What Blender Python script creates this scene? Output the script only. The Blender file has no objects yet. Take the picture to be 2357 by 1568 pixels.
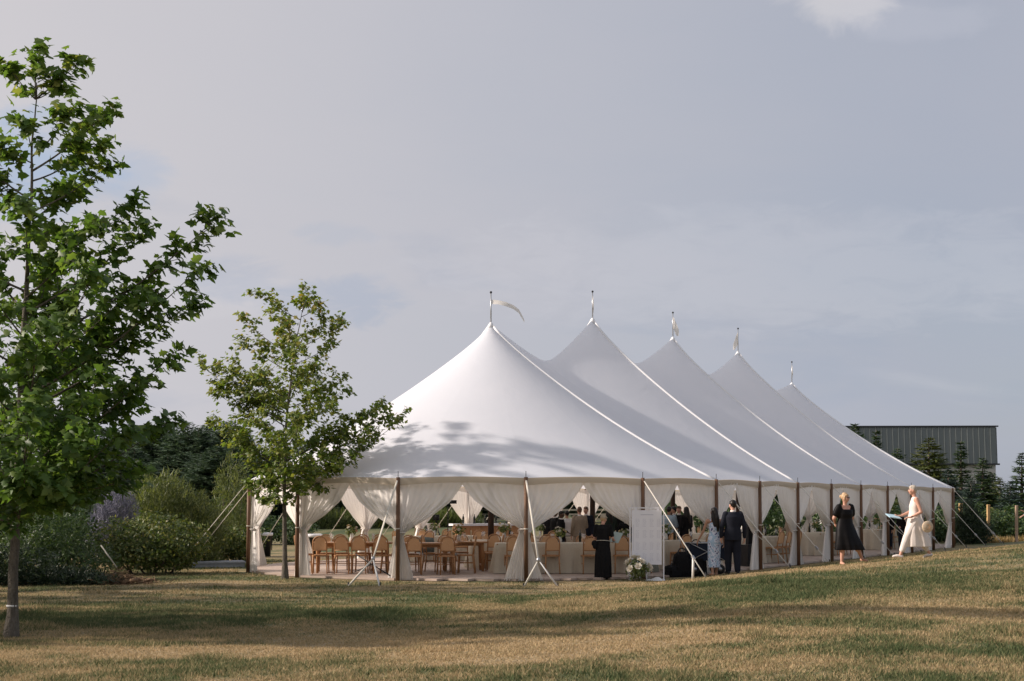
import bpy, bmesh, math, random
import numpy as np
from mathutils import Vector, Matrix

random.seed(7)
rng = np.random.default_rng(7)
R = math.radians
scene = bpy.context.scene
col = scene.collection

# ------------------------------------------------------------------ camera, sky, sun, exposure
CAMZ = 1.82
HOR = 1158.0            # horizon row in the 2357-px-wide photograph
FPX = 3274.0            # 50 mm lens on a 36 mm sensor at that width
cam_d = bpy.data.cameras.new('camera')
cam_d.lens = 50; cam_d.sensor_width = 36
cam_d.shift_y = (HOR - 784.0) / 2357.0
cam_d.clip_end = 3000; cam_d.clip_start = .1
cam = bpy.data.objects.new('camera', cam_d); col.objects.link(cam)
cam.location = (0, 0, CAMZ); cam.rotation_euler = (R(90), 0, 0)
scene.camera = cam

SUN_EL = R(28)
sh = Vector((-1.0, -.03)); sh.normalize()
SUN_DIR = Vector((sh.x*math.cos(SUN_EL), sh.y*math.cos(SUN_EL), math.sin(SUN_EL)))
SUN_ROT = math.atan2(sh.x, sh.y)

scene.view_settings.view_transform = 'Standard'
scene.view_settings.look = 'None'
scene.view_settings.exposure = 0.62
scene.view_settings.gamma = 1.0
scene.view_settings.use_curve_mapping = False
scene.render.engine = 'CYCLES'
scene.cycles.use_denoising = True
scene.cycles.max_bounces = 10
scene.cycles.diffuse_bounces = 6
scene.cycles.glossy_bounces = 2
scene.cycles.transmission_bounces = 5
scene.cycles.transparent_max_bounces = 12
scene.cycles.sample_clamp_indirect = 6
scene.cycles.caustics_reflective = False
scene.cycles.caustics_refractive = False

sun_d = bpy.data.lights.new('sun', 'SUN')
sun_d.energy = 3.8; sun_d.angle = R(2.0); sun_d.color = (1.0, .87, .78)
sun = bpy.data.objects.new('sun', sun_d); col.objects.link(sun)
sun.rotation_euler = (-SUN_DIR).to_track_quat('-Z', 'Y').to_euler()
sun.location = (-60, -20, 40)

world = bpy.data.worlds.new('World'); scene.world = world
world.use_nodes = True
nt = world.node_tree; nt.nodes.clear()
def wn(t, **k):
    n = nt.nodes.new(t)
    for a, b in k.items(): setattr(n, a, b)
    return n
wout = wn('ShaderNodeOutputWorld'); bg = wn('ShaderNodeBackground')
sky = wn('ShaderNodeTexSky', sky_type='NISHITA', sun_disc=False, sun_elevation=SUN_EL, sun_rotation=SUN_ROT,
         air_density=1.0, dust_density=2.0, ozone_density=1.2, altitude=100)
bg.inputs['Strength'].default_value = .082
tc = wn('ShaderNodeTexCoord')
sep = wn('ShaderNodeSeparateXYZ'); nt.links.new(tc.outputs['Generated'], sep.inputs[0])
def wmath(op, a, b=None, clamp=False):
    n = wn('ShaderNodeMath', operation=op, use_clamp=clamp)
    for i, v in enumerate((a, b)):
        if v is None: continue
        if isinstance(v, (int, float)): n.inputs[i].default_value = v
        else: nt.links.new(v, n.inputs[i])
    return n.outputs[0]
den = wmath('ADD', wmath('MAXIMUM', sep.outputs['Z'], 0.0), .22)
comb = wn('ShaderNodeCombineXYZ')
nt.links.new(wmath('DIVIDE', sep.outputs['X'], den), comb.inputs[0])
nt.links.new(wmath('DIVIDE', sep.outputs['Y'], den), comb.inputs[1])
def wnoise(scale, detail, rough, off, dist=0.0, stretch=(1, 1, 1)):
    mp = wn('ShaderNodeMapping'); mp.inputs['Location'].default_value = off; mp.inputs['Scale'].default_value = stretch
    nt.links.new(comb.outputs[0], mp.inputs['Vector'])
    n = wn('ShaderNodeTexNoise'); n.inputs['Scale'].default_value = scale; n.inputs['Detail'].default_value = detail
    n.inputs['Roughness'].default_value = rough; n.inputs['Distortion'].default_value = dist
    nt.links.new(mp.outputs[0], n.inputs['Vector'])
    return n.outputs['Fac']
def wramp(fac, a, b, ca=(0, 0, 0, 1), cb=(1, 1, 1, 1), interp='EASE'):
    r = wn('ShaderNodeValToRGB'); r.color_ramp.interpolation = interp
    r.color_ramp.elements[0].position = a; r.color_ramp.elements[1].position = b
    r.color_ramp.elements[0].color = ca; r.color_ramp.elements[1].color = cb
    nt.links.new(fac, r.inputs[0]); return r.outputs['Color']
def wmix(f, a, b):
    m = wn('ShaderNodeMix', data_type='RGBA')
    for s, v in ((m.inputs[0], f), (m.inputs[6], a), (m.inputs[7], b)):
        if isinstance(v, (int, float)): s.default_value = v
        elif isinstance(v, tuple): s.default_value = v
        else: nt.links.new(v, s)
    return m.outputs[2]
# thin high cloud veil, thicker and paler on the sun's side of the sky, with wispy gaps
dsun = wmath('ADD', wmath('MULTIPLY', sep.outputs['X'], sh.x), wmath('MULTIPLY', sep.outputs['Y'], sh.y))
base_n = wnoise(.55, 3, .5, (3.1, 1.7, 0), .4)
wisp = wnoise(1.5, 7, .58, (8.3, 2.2, 4.0), .4, (1, 1.3, 1))
thick = wmath('ADD', wmath('MULTIPLY', base_n, .75), wmath('ADD', wmath('MULTIPLY', wisp, .45), wmath('MULTIPLY', dsun, .28)))
veil = wramp(thick, .32, .72, (.82, .82, .82, 1), (1, 1, 1, 1))
V = 1/.075
vcol = wmix(wmath('MAXIMUM', wmath('ADD', wmath('MULTIPLY', dsun, .85), .62, True), .36), (.170*V, .203*V, .272*V, 1), (.398*V, .380*V, .390*V, 1))
# a few darker blue-grey cloudlets
dk = wramp(wnoise(1.15, 6, .55, (21.3, 6.1, 2.0), .3, (1, 1.2, 1)), .52, .66)
vcol2 = wmix(wmath('MULTIPLY', dk, .35), vcol, (.215*V, .245*V, .31*V, 1))
bt = wramp(wnoise(.8, 6, .55, (40.0, 13.1, 7.0), .5, (1, 1.4, 1)), .56, .70)
vcol3 = wmix(wmath('MULTIPLY', bt, .12), vcol2, (.52*V, .50*V, .50*V, 1))
# single clouds seen in the photograph: a bright one high on the right, blue-grey wisps lower left
ysafe = wmath('MAXIMUM', sep.outputs['Y'], .05)
sx_ = wmath('DIVIDE', sep.outputs['X'], ysafe); sz_ = wmath('DIVIDE', sep.outputs['Z'], ysafe)
cnz = wnoise(9.0, 7, .62, (2.0, 9.0, 1.0), .6)
def cloud(prev, px, py, rx, rz, amt, colr, soft=.9):
    a = wmath('DIVIDE', wmath('SUBTRACT', sx_, (px-1178.5)/3274), rx/3274); b = wmath('DIVIDE', wmath('SUBTRACT', sz_, (1158-py)/3274), rz/3274)
    d2 = wmath('ADD', wmath('MULTIPLY', a, a), wmath('MULTIPLY', b, b))
    d2 = wmath('ADD', d2, wmath('MULTIPLY', wmath('SUBTRACT', cnz, .5), 4.6))
    m = wramp(wmath('DIVIDE', d2, 2.0), .0, soft, (1, 1, 1, 1), (0, 0, 0, 1))
    return wmix(wmath('MULTIPLY', m, amt), prev, colr)
c1 = cloud(vcol3, 1935, -30, 120, 80, .62, (.44*V, .42*V, .42*V, 1), 1.7)
c1 = cloud(c1, 2090, 45, 150, 45, .22, (.36*V, .36*V, .40*V, 1), 1.6)
c1 = cloud(c1, 780, 690, 150, 55, .60, (.245*V, .275*V, .34*V, 1))
c1 = cloud(c1, 520, 640, 120, 45, .5, (.26*V, .285*V, .345*V, 1))
c1 = cloud(c1, 760, 540, 90, 25, .3, (.26*V, .29*V, .35*V, 1))
c1 = cloud(c1, 60, 380, 190, 110, .8, (.24*V, .30*V, .40*V, 1))
c1 = cloud(c1, 290, 400, 90, 70, .45, (.25*V, .30*V, .385*V, 1))
c1 = cloud(c1, 1800, 620, 700, 120, .35, (.36*V, .36*V, .39*V, 1), 1.0)
final = wmix(veil, sky.outputs[0], c1)
nt.links.new(final, bg.inputs['Color']); nt.links.new(bg.outputs[0], wout.inputs[0])

# ------------------------------------------------------------------ helpers
def P(x, y, d):
    """a photo pixel (2357 px wide) at depth d -> world point"""
    return Vector(((x - 1178.5)/FPX*d, d, CAMZ + (HOR - y)/FPX*d))
def PX(x, d): return (x - 1178.5)/FPX*d

def tag(o, label=None, cat=None, group=None, kind=None):
    if label: o['label'] = label
    if cat: o['category'] = cat
    if group: o['group'] = group
    if kind: o['kind'] = kind
    return o
def empty(name, loc=(0, 0, 0), rz=0):
    o = bpy.data.objects.new(name, None); col.objects.link(o)
    o.empty_display_size = .1
    o.location = loc; o.rotation_euler = (0, 0, rz); return o
def link(name, me, mat=None, parent=None, loc=None, rot=None):
    o = bpy.data.objects.new(name, me); col.objects.link(o)
    if mat is not None and not me.materials: me.materials.append(mat)
    if parent is not None: o.parent = parent
    if loc is not None: o.location = loc
    if rot is not None: o.rotation_euler = rot
    return o
def kids(o): return [c for c in bpy.data.objects if c.parent is o]
def copy_tree(o, parent=None, cache=None):
    c = o.copy(); col.objects.link(c); c.parent = parent
    for ch in o.children: copy_tree(ch, c)
    return c

def fast_mesh(name, V, F, rnd=None, smooth=False, attrs=None):
    me = bpy.data.meshes.new(name)
    V = np.asarray(V, dtype=np.float32); F = np.asarray(F, dtype=np.int32)
    k = F.shape[1]
    me.vertices.add(len(V)); me.vertices.foreach_set('co', V.ravel())
    me.loops.add(F.size); me.loops.foreach_set('vertex_index', F.ravel())
    me.polygons.add(len(F))
    me.polygons.foreach_set('loop_start', np.arange(0, F.size, k, dtype=np.int32))
    me.polygons.foreach_set('loop_total', np.full(len(F), k, dtype=np.int32))
    if smooth: me.polygons.foreach_set('use_smooth', np.ones(len(F), dtype=bool))
    if rnd is not None:
        a = me.attributes.new('rnd', 'FLOAT', 'FACE'); a.data.foreach_set('value', np.asarray(rnd, dtype=np.float32))
    for nm, (dom, arr) in (attrs or {}).items():
        a = me.attributes.new(nm, 'FLOAT', dom); a.data.foreach_set('value', np.asarray(arr, dtype=np.float32))
    me.update(calc_edges=True); me.validate()
    return me

class MB:
    def __init__(s): s.v = []; s.f = []; s.sm = []
    def add(s, vs, fs, smooth=True):
        o = len(s.v); s.v += [tuple(p) for p in vs]
        s.f += [tuple(i + o for i in f) for f in fs]; s.sm += [smooth]*len(fs); return s
    def box(s, c, d, M=None, taper=1.0, bev=0.0):
        x, y, z = (k/2 for k in d); c = Vector(c)
        vs = []
        for sz, t in ((-1, 1.0), (1, taper)):
            for sx, sy in ((-1, -1), (1, -1), (1, 1), (-1, 1)):
                p = Vector((sx*x*t, sy*y*t, sz*z))
                if M is not None: p = M @ p
                vs.append(c + p)
        return s.add(vs, [(3, 2, 1, 0), (4, 5, 6, 7), (0, 1, 5, 4), (1, 2, 6, 5), (2, 3, 7, 6), (3, 0, 4, 7)], False)
    def tube(s, pts, rad, n=8, closed=False, cap=True, flat=1.0):
        pts = [Vector(p) for p in pts]
        if not hasattr(rad, '__len__'): rad = [rad]*len(pts)
        N = len(pts); vs = []; up = Vector((0, 0, 1)); prev = None
        for i, p in enumerate(pts):
            a = pts[(i-1) % N] if (closed or i > 0) else p
            b = pts[(i+1) % N] if (closed or i < N-1) else p
            t = (b - a); t = t.normalized() if t.length > 1e-9 else Vector((0, 0, 1))
            if prev is None:
                u = t.cross(up) if abs(t.dot(up)) < .95 else t.cross(Vector((1, 0, 0)))
            else: u = prev - t*prev.dot(t)
            u.normalize(); prev = u; w = t.cross(u)
            for k in range(n):
                an = 2*math.pi*k/n
                vs.append(p + u*math.cos(an)*rad[i] + w*math.sin(an)*rad[i]*flat)
        fs = []
        for i in range(N if closed else N-1):
            for k in range(n):
                a = i*n + k; b = i*n + (k+1) % n; c = ((i+1) % N)*n + (k+1) % n; d = ((i+1) % N)*n + k
                fs.append((a, b, c, d))
        if cap and not closed:
            fs.append(tuple(range(n-1, -1, -1))); fs.append(tuple((N-1)*n + k for k in range(n)))
        return s.add(vs, fs)
    def lathe(s, prof, n=16, c=(0, 0, 0), sx=1, sy=1):
        c = Vector(c); vs = []
        for r, z in prof:
            for k in range(n):
                a = 2*math.pi*k/n; vs.append(c + Vector((r*math.cos(a)*sx, r*math.sin(a)*sy, z)))
        fs = []
        for i in range(len(prof)-1):
            for k in range(n):
                fs.append((i*n+k, i*n+(k+1) % n, (i+1)*n+(k+1) % n, (i+1)*n+k))
        fs.append(tuple(range(n-1, -1, -1))); fs.append(tuple((len(prof)-1)*n+k for k in range(n)))
        return s.add(vs, fs)
    def ell(s, c, r, M=None, n=10, m=7):
        c = Vector(c); vs = []; fs = []
        for i in range(m+1):
            th = math.pi*i/m
            for k in range(n):
                a = 2*math.pi*k/n
                p = Vector((r[0]*math.sin(th)*math.cos(a), r[1]*math.sin(th)*math.sin(a), r[2]*math.cos(th)))
                if M is not None: p = M @ p
                vs.append(c + p)
        for i in range(m):
            for k in range(n):
                fs.append((i*n+k, (i+1)*n+k, (i+1)*n+(k+1) % n, i*n+(k+1) % n))
        return s.add(vs, fs)
    def grid(s, G, closed_u=False):
        nu = len(G); nv = len(G[0]); fs = []
        for i in range(nu if closed_u else nu-1):
            for j in range(nv-1):
                fs.append((i*nv+j, ((i+1) % nu)*nv+j, ((i+1) % nu)*nv+j+1, i*nv+j+1))
        return s.add([p for row in G for p in row], fs)
    def mesh(s, name):
        me = bpy.data.meshes.new(name); me.from_pydata(s.v, [], s.f)
        me.polygons.foreach_set('use_smooth', s.sm); me.validate(); me.update(); return me
    def obj(s, name, mat, parent=None, loc=None, rot=None):
        return link(name, s.mesh(name), mat, parent, loc, rot)

# ------------------------------------------------------------------ materials
MATS = {}
def mat(name, color, rough=.7, noise=None, bump=None, transl=0.0, spec=.3, alpha=1.0, metal=0.0, tcol=None, sheen=0.0, var=.12):
    m = bpy.data.materials.new(name); m.use_nodes = True
    t = m.node_tree; t.nodes.clear(); N = t.nodes.new; L = t.links.new
    out = N('ShaderNodeOutputMaterial'); b = N('ShaderNodeBsdfPrincipled')
    b.inputs['Base Color'].default_value = (*color, 1); b.inputs['Roughness'].default_value = rough
    b.inputs['Specular IOR Level'].default_value = spec; b.inputs['Metallic'].default_value = metal
    b.inputs['Alpha'].default_value = alpha
    tcn = N('ShaderNodeTexCoord'); src = None
    if noise:
        sc, c2 = noise[0], noise[1]
        mp = N('ShaderNodeMapping'); L(tcn.outputs['Object'], mp.inputs[0])
        if len(noise) > 2: mp.inputs['Scale'].default_value = noise[2]
        nz = N('ShaderNodeTexNoise'); nz.inputs['Scale'].default_value = sc; nz.inputs['Detail'].default_value = 5
        nz.inputs['Roughness'].default_value = .6; L(mp.outputs[0], nz.inputs['Vector'])
        rp = N('ShaderNodeValToRGB'); rp.color_ramp.elements[0].position = .35; rp.color_ramp.elements[1].position = .68
        rp.color_ramp.elements[0].color = (*color, 1); rp.color_ramp.elements[1].color = (*c2, 1)
        L(nz.outputs['Fac'], rp.inputs[0]); src = rp.outputs[0]
        L(src, b.inputs['Base Color'])
    if bump:
        nb = N('ShaderNodeTexNoise'); nb.inputs['Scale'].default_value = bump[0]; nb.inputs['Detail'].default_value = 4
        L(tcn.outputs['Object'], nb.inputs['Vector'])
        bp = N('ShaderNodeBump'); bp.inputs['Strength'].default_value = bump[1]; bp.inputs['Distance'].default_value = bump[2] if len(bump) > 2 else .02
        L(nb.outputs['Fac'], bp.inputs['Height']); L(bp.outputs[0], b.inputs['Normal'])
    fin = b.outputs[0]
    if transl > 0:
        tr = N('ShaderNodeBsdfTranslucent'); tr.inputs['Color'].default_value = (*(tcol or color), 1)
        if src is not None and tcol is None: L(src, tr.inputs['Color'])
        mx = N('ShaderNodeMixShader'); mx.inputs[0].default_value = transl
        L(fin, mx.inputs[1]); L(tr.outputs[0], mx.inputs[2]); fin = mx.outputs[0]
    L(fin, out.inputs[0]); MATS[name] = m; return m

def foliage(name, cols, transl=.3, rough=.5, tcol=None):
    """leaf material: colour by the per-leaf random attribute"""
    m = bpy.data.materials.new(name); m.use_nodes = True
    t = m.node_tree; t.nodes.clear(); N = t.nodes.new; L = t.links.new
    out = N('ShaderNodeOutputMaterial'); b = N('ShaderNodeBsdfPrincipled')
    at = N('ShaderNodeAttribute'); at.attribute_name = 'rnd'
    rp = N('ShaderNodeValToRGB'); els = rp.color_ramp.elements
    while len(els) < len(cols): els.new(.5)
    for i, (p, c) in enumerate(cols): els[i].position = p; els[i].color = (*c, 1)
    L(at.outputs['Fac'], rp.inputs[0]); L(rp.outputs[0], b.inputs['Base Color'])
    b.inputs['Roughness'].default_value = rough; b.inputs['Specular IOR Level'].default_value = .35
    tr = N('ShaderNodeBsdfTranslucent')
    mul = N('ShaderNodeMix'); mul.data_type = 'RGBA'; mul.blend_type = 'MULTIPLY'; mul.inputs[0].default_value = 1
    L(rp.outputs[0], mul.inputs[6]); mul.inputs[7].default_value = (*(tcol or (1.5, 1.6, .7)), 1)
    L(mul.outputs[2], tr.inputs['Color'])
    mx = N('ShaderNodeMixShader'); mx.inputs[0].default_value = transl
    L(b.outputs[0], mx.inputs[1]); L(tr.outputs[0], mx.inputs[2]); L(mx.outputs[0], out.inputs[0])
    MATS[name] = m; return m

def sailcloth():
    m = bpy.data.materials.new('sailcloth'); m.use_nodes = True
    t = m.node_tree; t.nodes.clear(); N = t.nodes.new; L = t.links.new
    out = N('ShaderNodeOutputMaterial'); b = N('ShaderNodeBsdfPrincipled')
    tcn = N('ShaderNodeTexCoord'); nz = N('ShaderNodeTexNoise'); nz.inputs['Scale'].default_value = .9; nz.inputs['Detail'].default_value = 6
    L(tcn.outputs['Object'], nz.inputs['Vector'])
    rp = N('ShaderNodeValToRGB'); rp.color_ramp.elements[0].position = .3; rp.color_ramp.elements[1].position = .75
    rp.color_ramp.elements[0].color = (.83, .865, .92, 1); rp.color_ramp.elements[1].color = (.86, .89, .94, 1)
    L(nz.outputs['Fac'], rp.inputs[0]); L(rp.outputs[0], b.inputs['Base Color'])
    b.inputs['Roughness'].default_value = .55; b.inputs['Specular IOR Level'].default_value = .25
    n2 = N('ShaderNodeTexNoise'); n2.inputs['Scale'].default_value = 2.2; n2.inputs['Detail'].default_value = 3; n2.inputs['Distortion'].default_value = .8
    L(tcn.outputs['Object'], n2.inputs['Vector'])
    bp = N('ShaderNodeBump'); bp.inputs['Strength'].default_value = .25; bp.inputs['Distance'].default_value = .03
    L(n2.outputs['Fac'], bp.inputs['Height']); L(bp.outputs[0], b.inputs['Normal'])
    tr = N('ShaderNodeBsdfTranslucent'); tr.inputs['Color'].default_value = (.86, .89, .94, 1)
    mx = N('ShaderNodeMixShader'); mx.inputs[0].default_value = .34
    L(b.outputs[0], mx.inputs[1]); L(tr.outputs[0], mx.inputs[2]); L(mx.outputs[0], out.inputs[0])
    return m
def sheer():
    m = bpy.data.materials.new('sheer_fabric'); m.use_nodes = True
    t = m.node_tree; t.nodes.clear(); N = t.nodes.new; L = t.links.new
    out = N('ShaderNodeOutputMaterial'); b = N('ShaderNodeBsdfDiffuse'); b.inputs['Color'].default_value = (.92, .89, .84, 1)
    tr = N('ShaderNodeBsdfTranslucent'); tr.inputs['Color'].default_value = (.92, .87, .80, 1)
    mx = N('ShaderNodeMixShader'); mx.inputs[0].default_value = .24
    L(b.outputs[0], mx.inputs[1]); L(tr.outputs[0], mx.inputs[2])
    tp = N('ShaderNodeBsdfTransparent'); m2 = N('ShaderNodeMixShader'); m2.inputs[0].default_value = .06
    L(mx.outputs[0], m2.inputs[1]); L(tp.outputs[0], m2.inputs[2]); L(m2.outputs[0], out.inputs[0])
    return m
M_SAIL = sailcloth(); M_SHEER = sheer()
M_WELT = mat('seam_webbing', (.80, .80, .80), .5)
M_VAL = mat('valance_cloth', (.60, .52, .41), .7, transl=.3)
M_POLE = mat('pole_wood', (.115, .062, .034), .55, noise=(6, (.19, .10, .055), (1, 1, .15)), bump=(30, .3))
M_DPOLE = mat('dark_pole_wood', (.035, .022, .017), .5, noise=(6, (.06, .036, .026), (1, 1, .15)))
M_STRAP = mat('strap_webbing', (.70, .66, .57), .7, noise=(30, (.60, .56, .47)))
M_ROPE = mat('rope', (.62, .55, .40), .8)
M_STEEL = mat('steel', (.42, .42, .42), .35, metal=.8)
M_BLACK = mat('black_metal', (.015, .015, .016), .45)
M_WOOD = mat('honey_wood', (.37, .19, .085), .45, noise=(5, (.48, .26, .125), (8, 8, .8)))
M_TWOOD = mat('table_wood', (.33, .165, .07), .5, noise=(4, (.46, .25, .11), (6, 1, 6)))
M_CANE = mat('cane', (.66, .42, .24), .6, noise=(90, (.56, .33, .17)), transl=.35)
M_FLOOR = mat('floor_board', (.42, .33, .27), .6, noise=(3, (.50, .40, .33), (1, 12, 1)))
M_LINEN = mat('linen', (.52, .46, .355), .85, noise=(40, (.58, .52, .41)))
M_SAGE = mat('sage_linen', (.25, .265, .215), .85, noise=(40, (.31, .325, .27)))
M_WHITE = mat('white_paint', (.78, .78, .80), .4)
M_WMATTE = mat('white_matte', (.74, .73, .70), .8, noise=(8, (.66, .65, .62)))
M_GLASS = mat('glassware', (.80, .80, .80), .08, alpha=.30, spec=.6)
M_SKIN = mat('skin_light', (.54, .295, .21), .5, noise=(10, (.60, .345, .255)))
M_SKIN2 = mat('skin_tan', (.42, .235, .155), .5, noise=(10, (.47, .27, .185)))
M_SKIN3 = mat('skin_deep', (.10, .055, .038), .45, noise=(10, (.13, .075, .05)))
M_NAVY = mat('navy_suiting', (.011, .013, .021), .8, noise=(60, (.017, .019, .028)), spec=.15)
M_BLKCL = mat('black_cloth', (.007, .007, .008), .8, noise=(20, (.013, .0125, .0125)), spec=.15)
M_SATIN = mat('black_satin', (.006, .0055, .006), .5, spec=.12)
M_TANCL = mat('tan_cloth', (.30, .235, .165), .85, noise=(30, (.36, .285, .205)))
M_WCLOTH = mat('white_cloth', (.74, .68, .63), .85, noise=(14, (.66, .60, .55)))
M_BLUESH = mat('pale_blue_shirt', (.36, .46, .52), .8)
M_HDARK = mat('dark_hair', (.010, .008, .007), .4, noise=(40, (.022, .017, .014), (1, 1, .1)))
M_HBROWN = mat('brown_hair', (.10, .055, .030), .5, noise=(40, (.16, .09, .05), (1, 1, .1)))
M_HBLOND = mat('blond_hair', (.42, .28, .155), .5, noise=(40, (.55, .38, .22), (1, 1, .1)))
M_HGREY = mat('grey_hair', (.40, .35, .285), .6, noise=(40, (.56, .50, .42), (1, 1, .1)))
M_CAP = mat('tan_cap', (.36, .30, .215), .8, noise=(30, (.43, .36, .26)))
M_EYE = mat('eye_dark', (.02, .015, .012), .2)
M_LIP = mat('lip', (.40, .13, .11), .5)
M_BARK = mat('bark', (.105, .085, .068), .9, noise=(14, (.20, .165, .13), (1, 1, .35)), bump=(40, .7, .02))
M_BARK2 = mat('grey_bark', (.085, .075, .060), .9, noise=(22, (.19, .165, .13), (1, 1, .25)), bump=(45, 1.0, .03))
M_TWIG = mat('twig_brown', (.17, .105, .06), .9, noise=(9, (.25, .165, .10)))
# ------------------------------------------------------------------ terrain
AX = Vector((math.sin(R(30.8)), math.cos(R(30.8))))      # tent axis
NR = Vector((AX.y, -AX.x))                                # across the tent, towards the lawn on the right
S_BAY = 6.1; TW = 6.7
P1 = Vector((-.586, 39.56))
PK = [P1 + AX*S_BAY*i for i in range(5)]
Q1 = P1 + NR*TW
LEN = S_BAY*4
def sstep(a, b, x):
    t = np.clip((x - a)/(b - a), 0, 1); return t*t*(3 - 2*t)
_lat = rng.random((256, 256))
def vnoise(x, y, sc, ox=0., oy=0.):
    x = np.asarray(x)*sc + ox + 500; y = np.asarray(y)*sc + oy + 500
    xi = np.floor(x).astype(int); yi = np.floor(y).astype(int); fx = x - xi; fy = y - yi
    fx = fx*fx*(3-2*fx); fy = fy*fy*(3-2*fy)
    g = lambda a, b: _lat[a % 256, b % 256]
    return (g(xi, yi)*(1-fx) + g(xi+1, yi)*fx)*(1-fy) + (g(xi, yi+1)*(1-fx) + g(xi+1, yi+1)*fx)*fy
def fbm(x, y, sc, n=4, ox=0., oy=0.):
    v = 0; a = .5; tot = 0
    for i in range(n):
        v = v + a*vnoise(x, y, sc*2**i, ox + 17*i, oy + 31*i); tot += a; a *= .55
    return v/tot
def gz(x, y):
    x = np.asarray(x, dtype=float); y = np.asarray(y, dtype=float)
    s = (x - Q1.x)*NR.x + (y - Q1.y)*NR.y
    bank = .105*np.clip(s - .15, 0, 9.5); bank = np.where(s > 7, bank - .105*.25*np.clip(s-7, 0, 2.65)**1.0*.6, bank)
    bank = bank*sstep(-4.0, 5.0, x)*(.30 + .70*sstep(13, 31, y))
    fr = .22*sstep(32, 14, y)*(1 - sstep(2, 8, x))
    und = (fbm(x, y, .35, 3, 3, 9) - .5)*.07*sstep(33, 28, y) + (fbm(x, y, .12, 2, 40, 2) - .5)*.10*sstep(31, 22, y)
    far = .25*sstep(75, 160, y)
    return bank + fr + und + far
def gzf(x, y): return float(gz(x, y))
def tent_sd(x, y):
    """distance outside the tent's outline (stadium), negative inside"""
    dx = x - P1.x; dy = y - P1.y
    u = dx*AX.x + dy*AX.y; v = dx*NR.x + dy*NR.y
    uc = np.clip(u, 0, LEN)
    return np.sqrt((u-uc)**2 + v**2) - TW

def green(x, y):
    """how green (not straw) the lawn is, 0..1"""
    g = fbm(x, y, .5, 4, 5, 1)*.6 + fbm(x, y*1.0, 1.9, 3, 50, 20)*.4
    g = .14 + .75*sstep(.36, .72, g)
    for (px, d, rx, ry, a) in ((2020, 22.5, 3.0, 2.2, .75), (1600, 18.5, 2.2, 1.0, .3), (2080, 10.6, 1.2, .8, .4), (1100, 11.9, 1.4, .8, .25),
                               (2200, 13.5, 3.0, 1.0, .45), (700, 27.5, 5, 1.0, .3), (500, 20, 5, 2.0, .25), (1500, 25, 4, 1.5, .25)):  # greener grass; patches along the tree-shadow bands also deepen that shade by colour
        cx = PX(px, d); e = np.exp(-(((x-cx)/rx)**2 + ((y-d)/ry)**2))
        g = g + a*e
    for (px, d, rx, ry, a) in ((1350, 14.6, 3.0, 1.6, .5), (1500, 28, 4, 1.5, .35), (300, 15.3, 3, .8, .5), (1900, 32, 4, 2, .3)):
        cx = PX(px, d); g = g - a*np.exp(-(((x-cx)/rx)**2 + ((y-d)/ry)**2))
    return np.clip(g + .35*sstep(45, 75, y), 0, 1)

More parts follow.
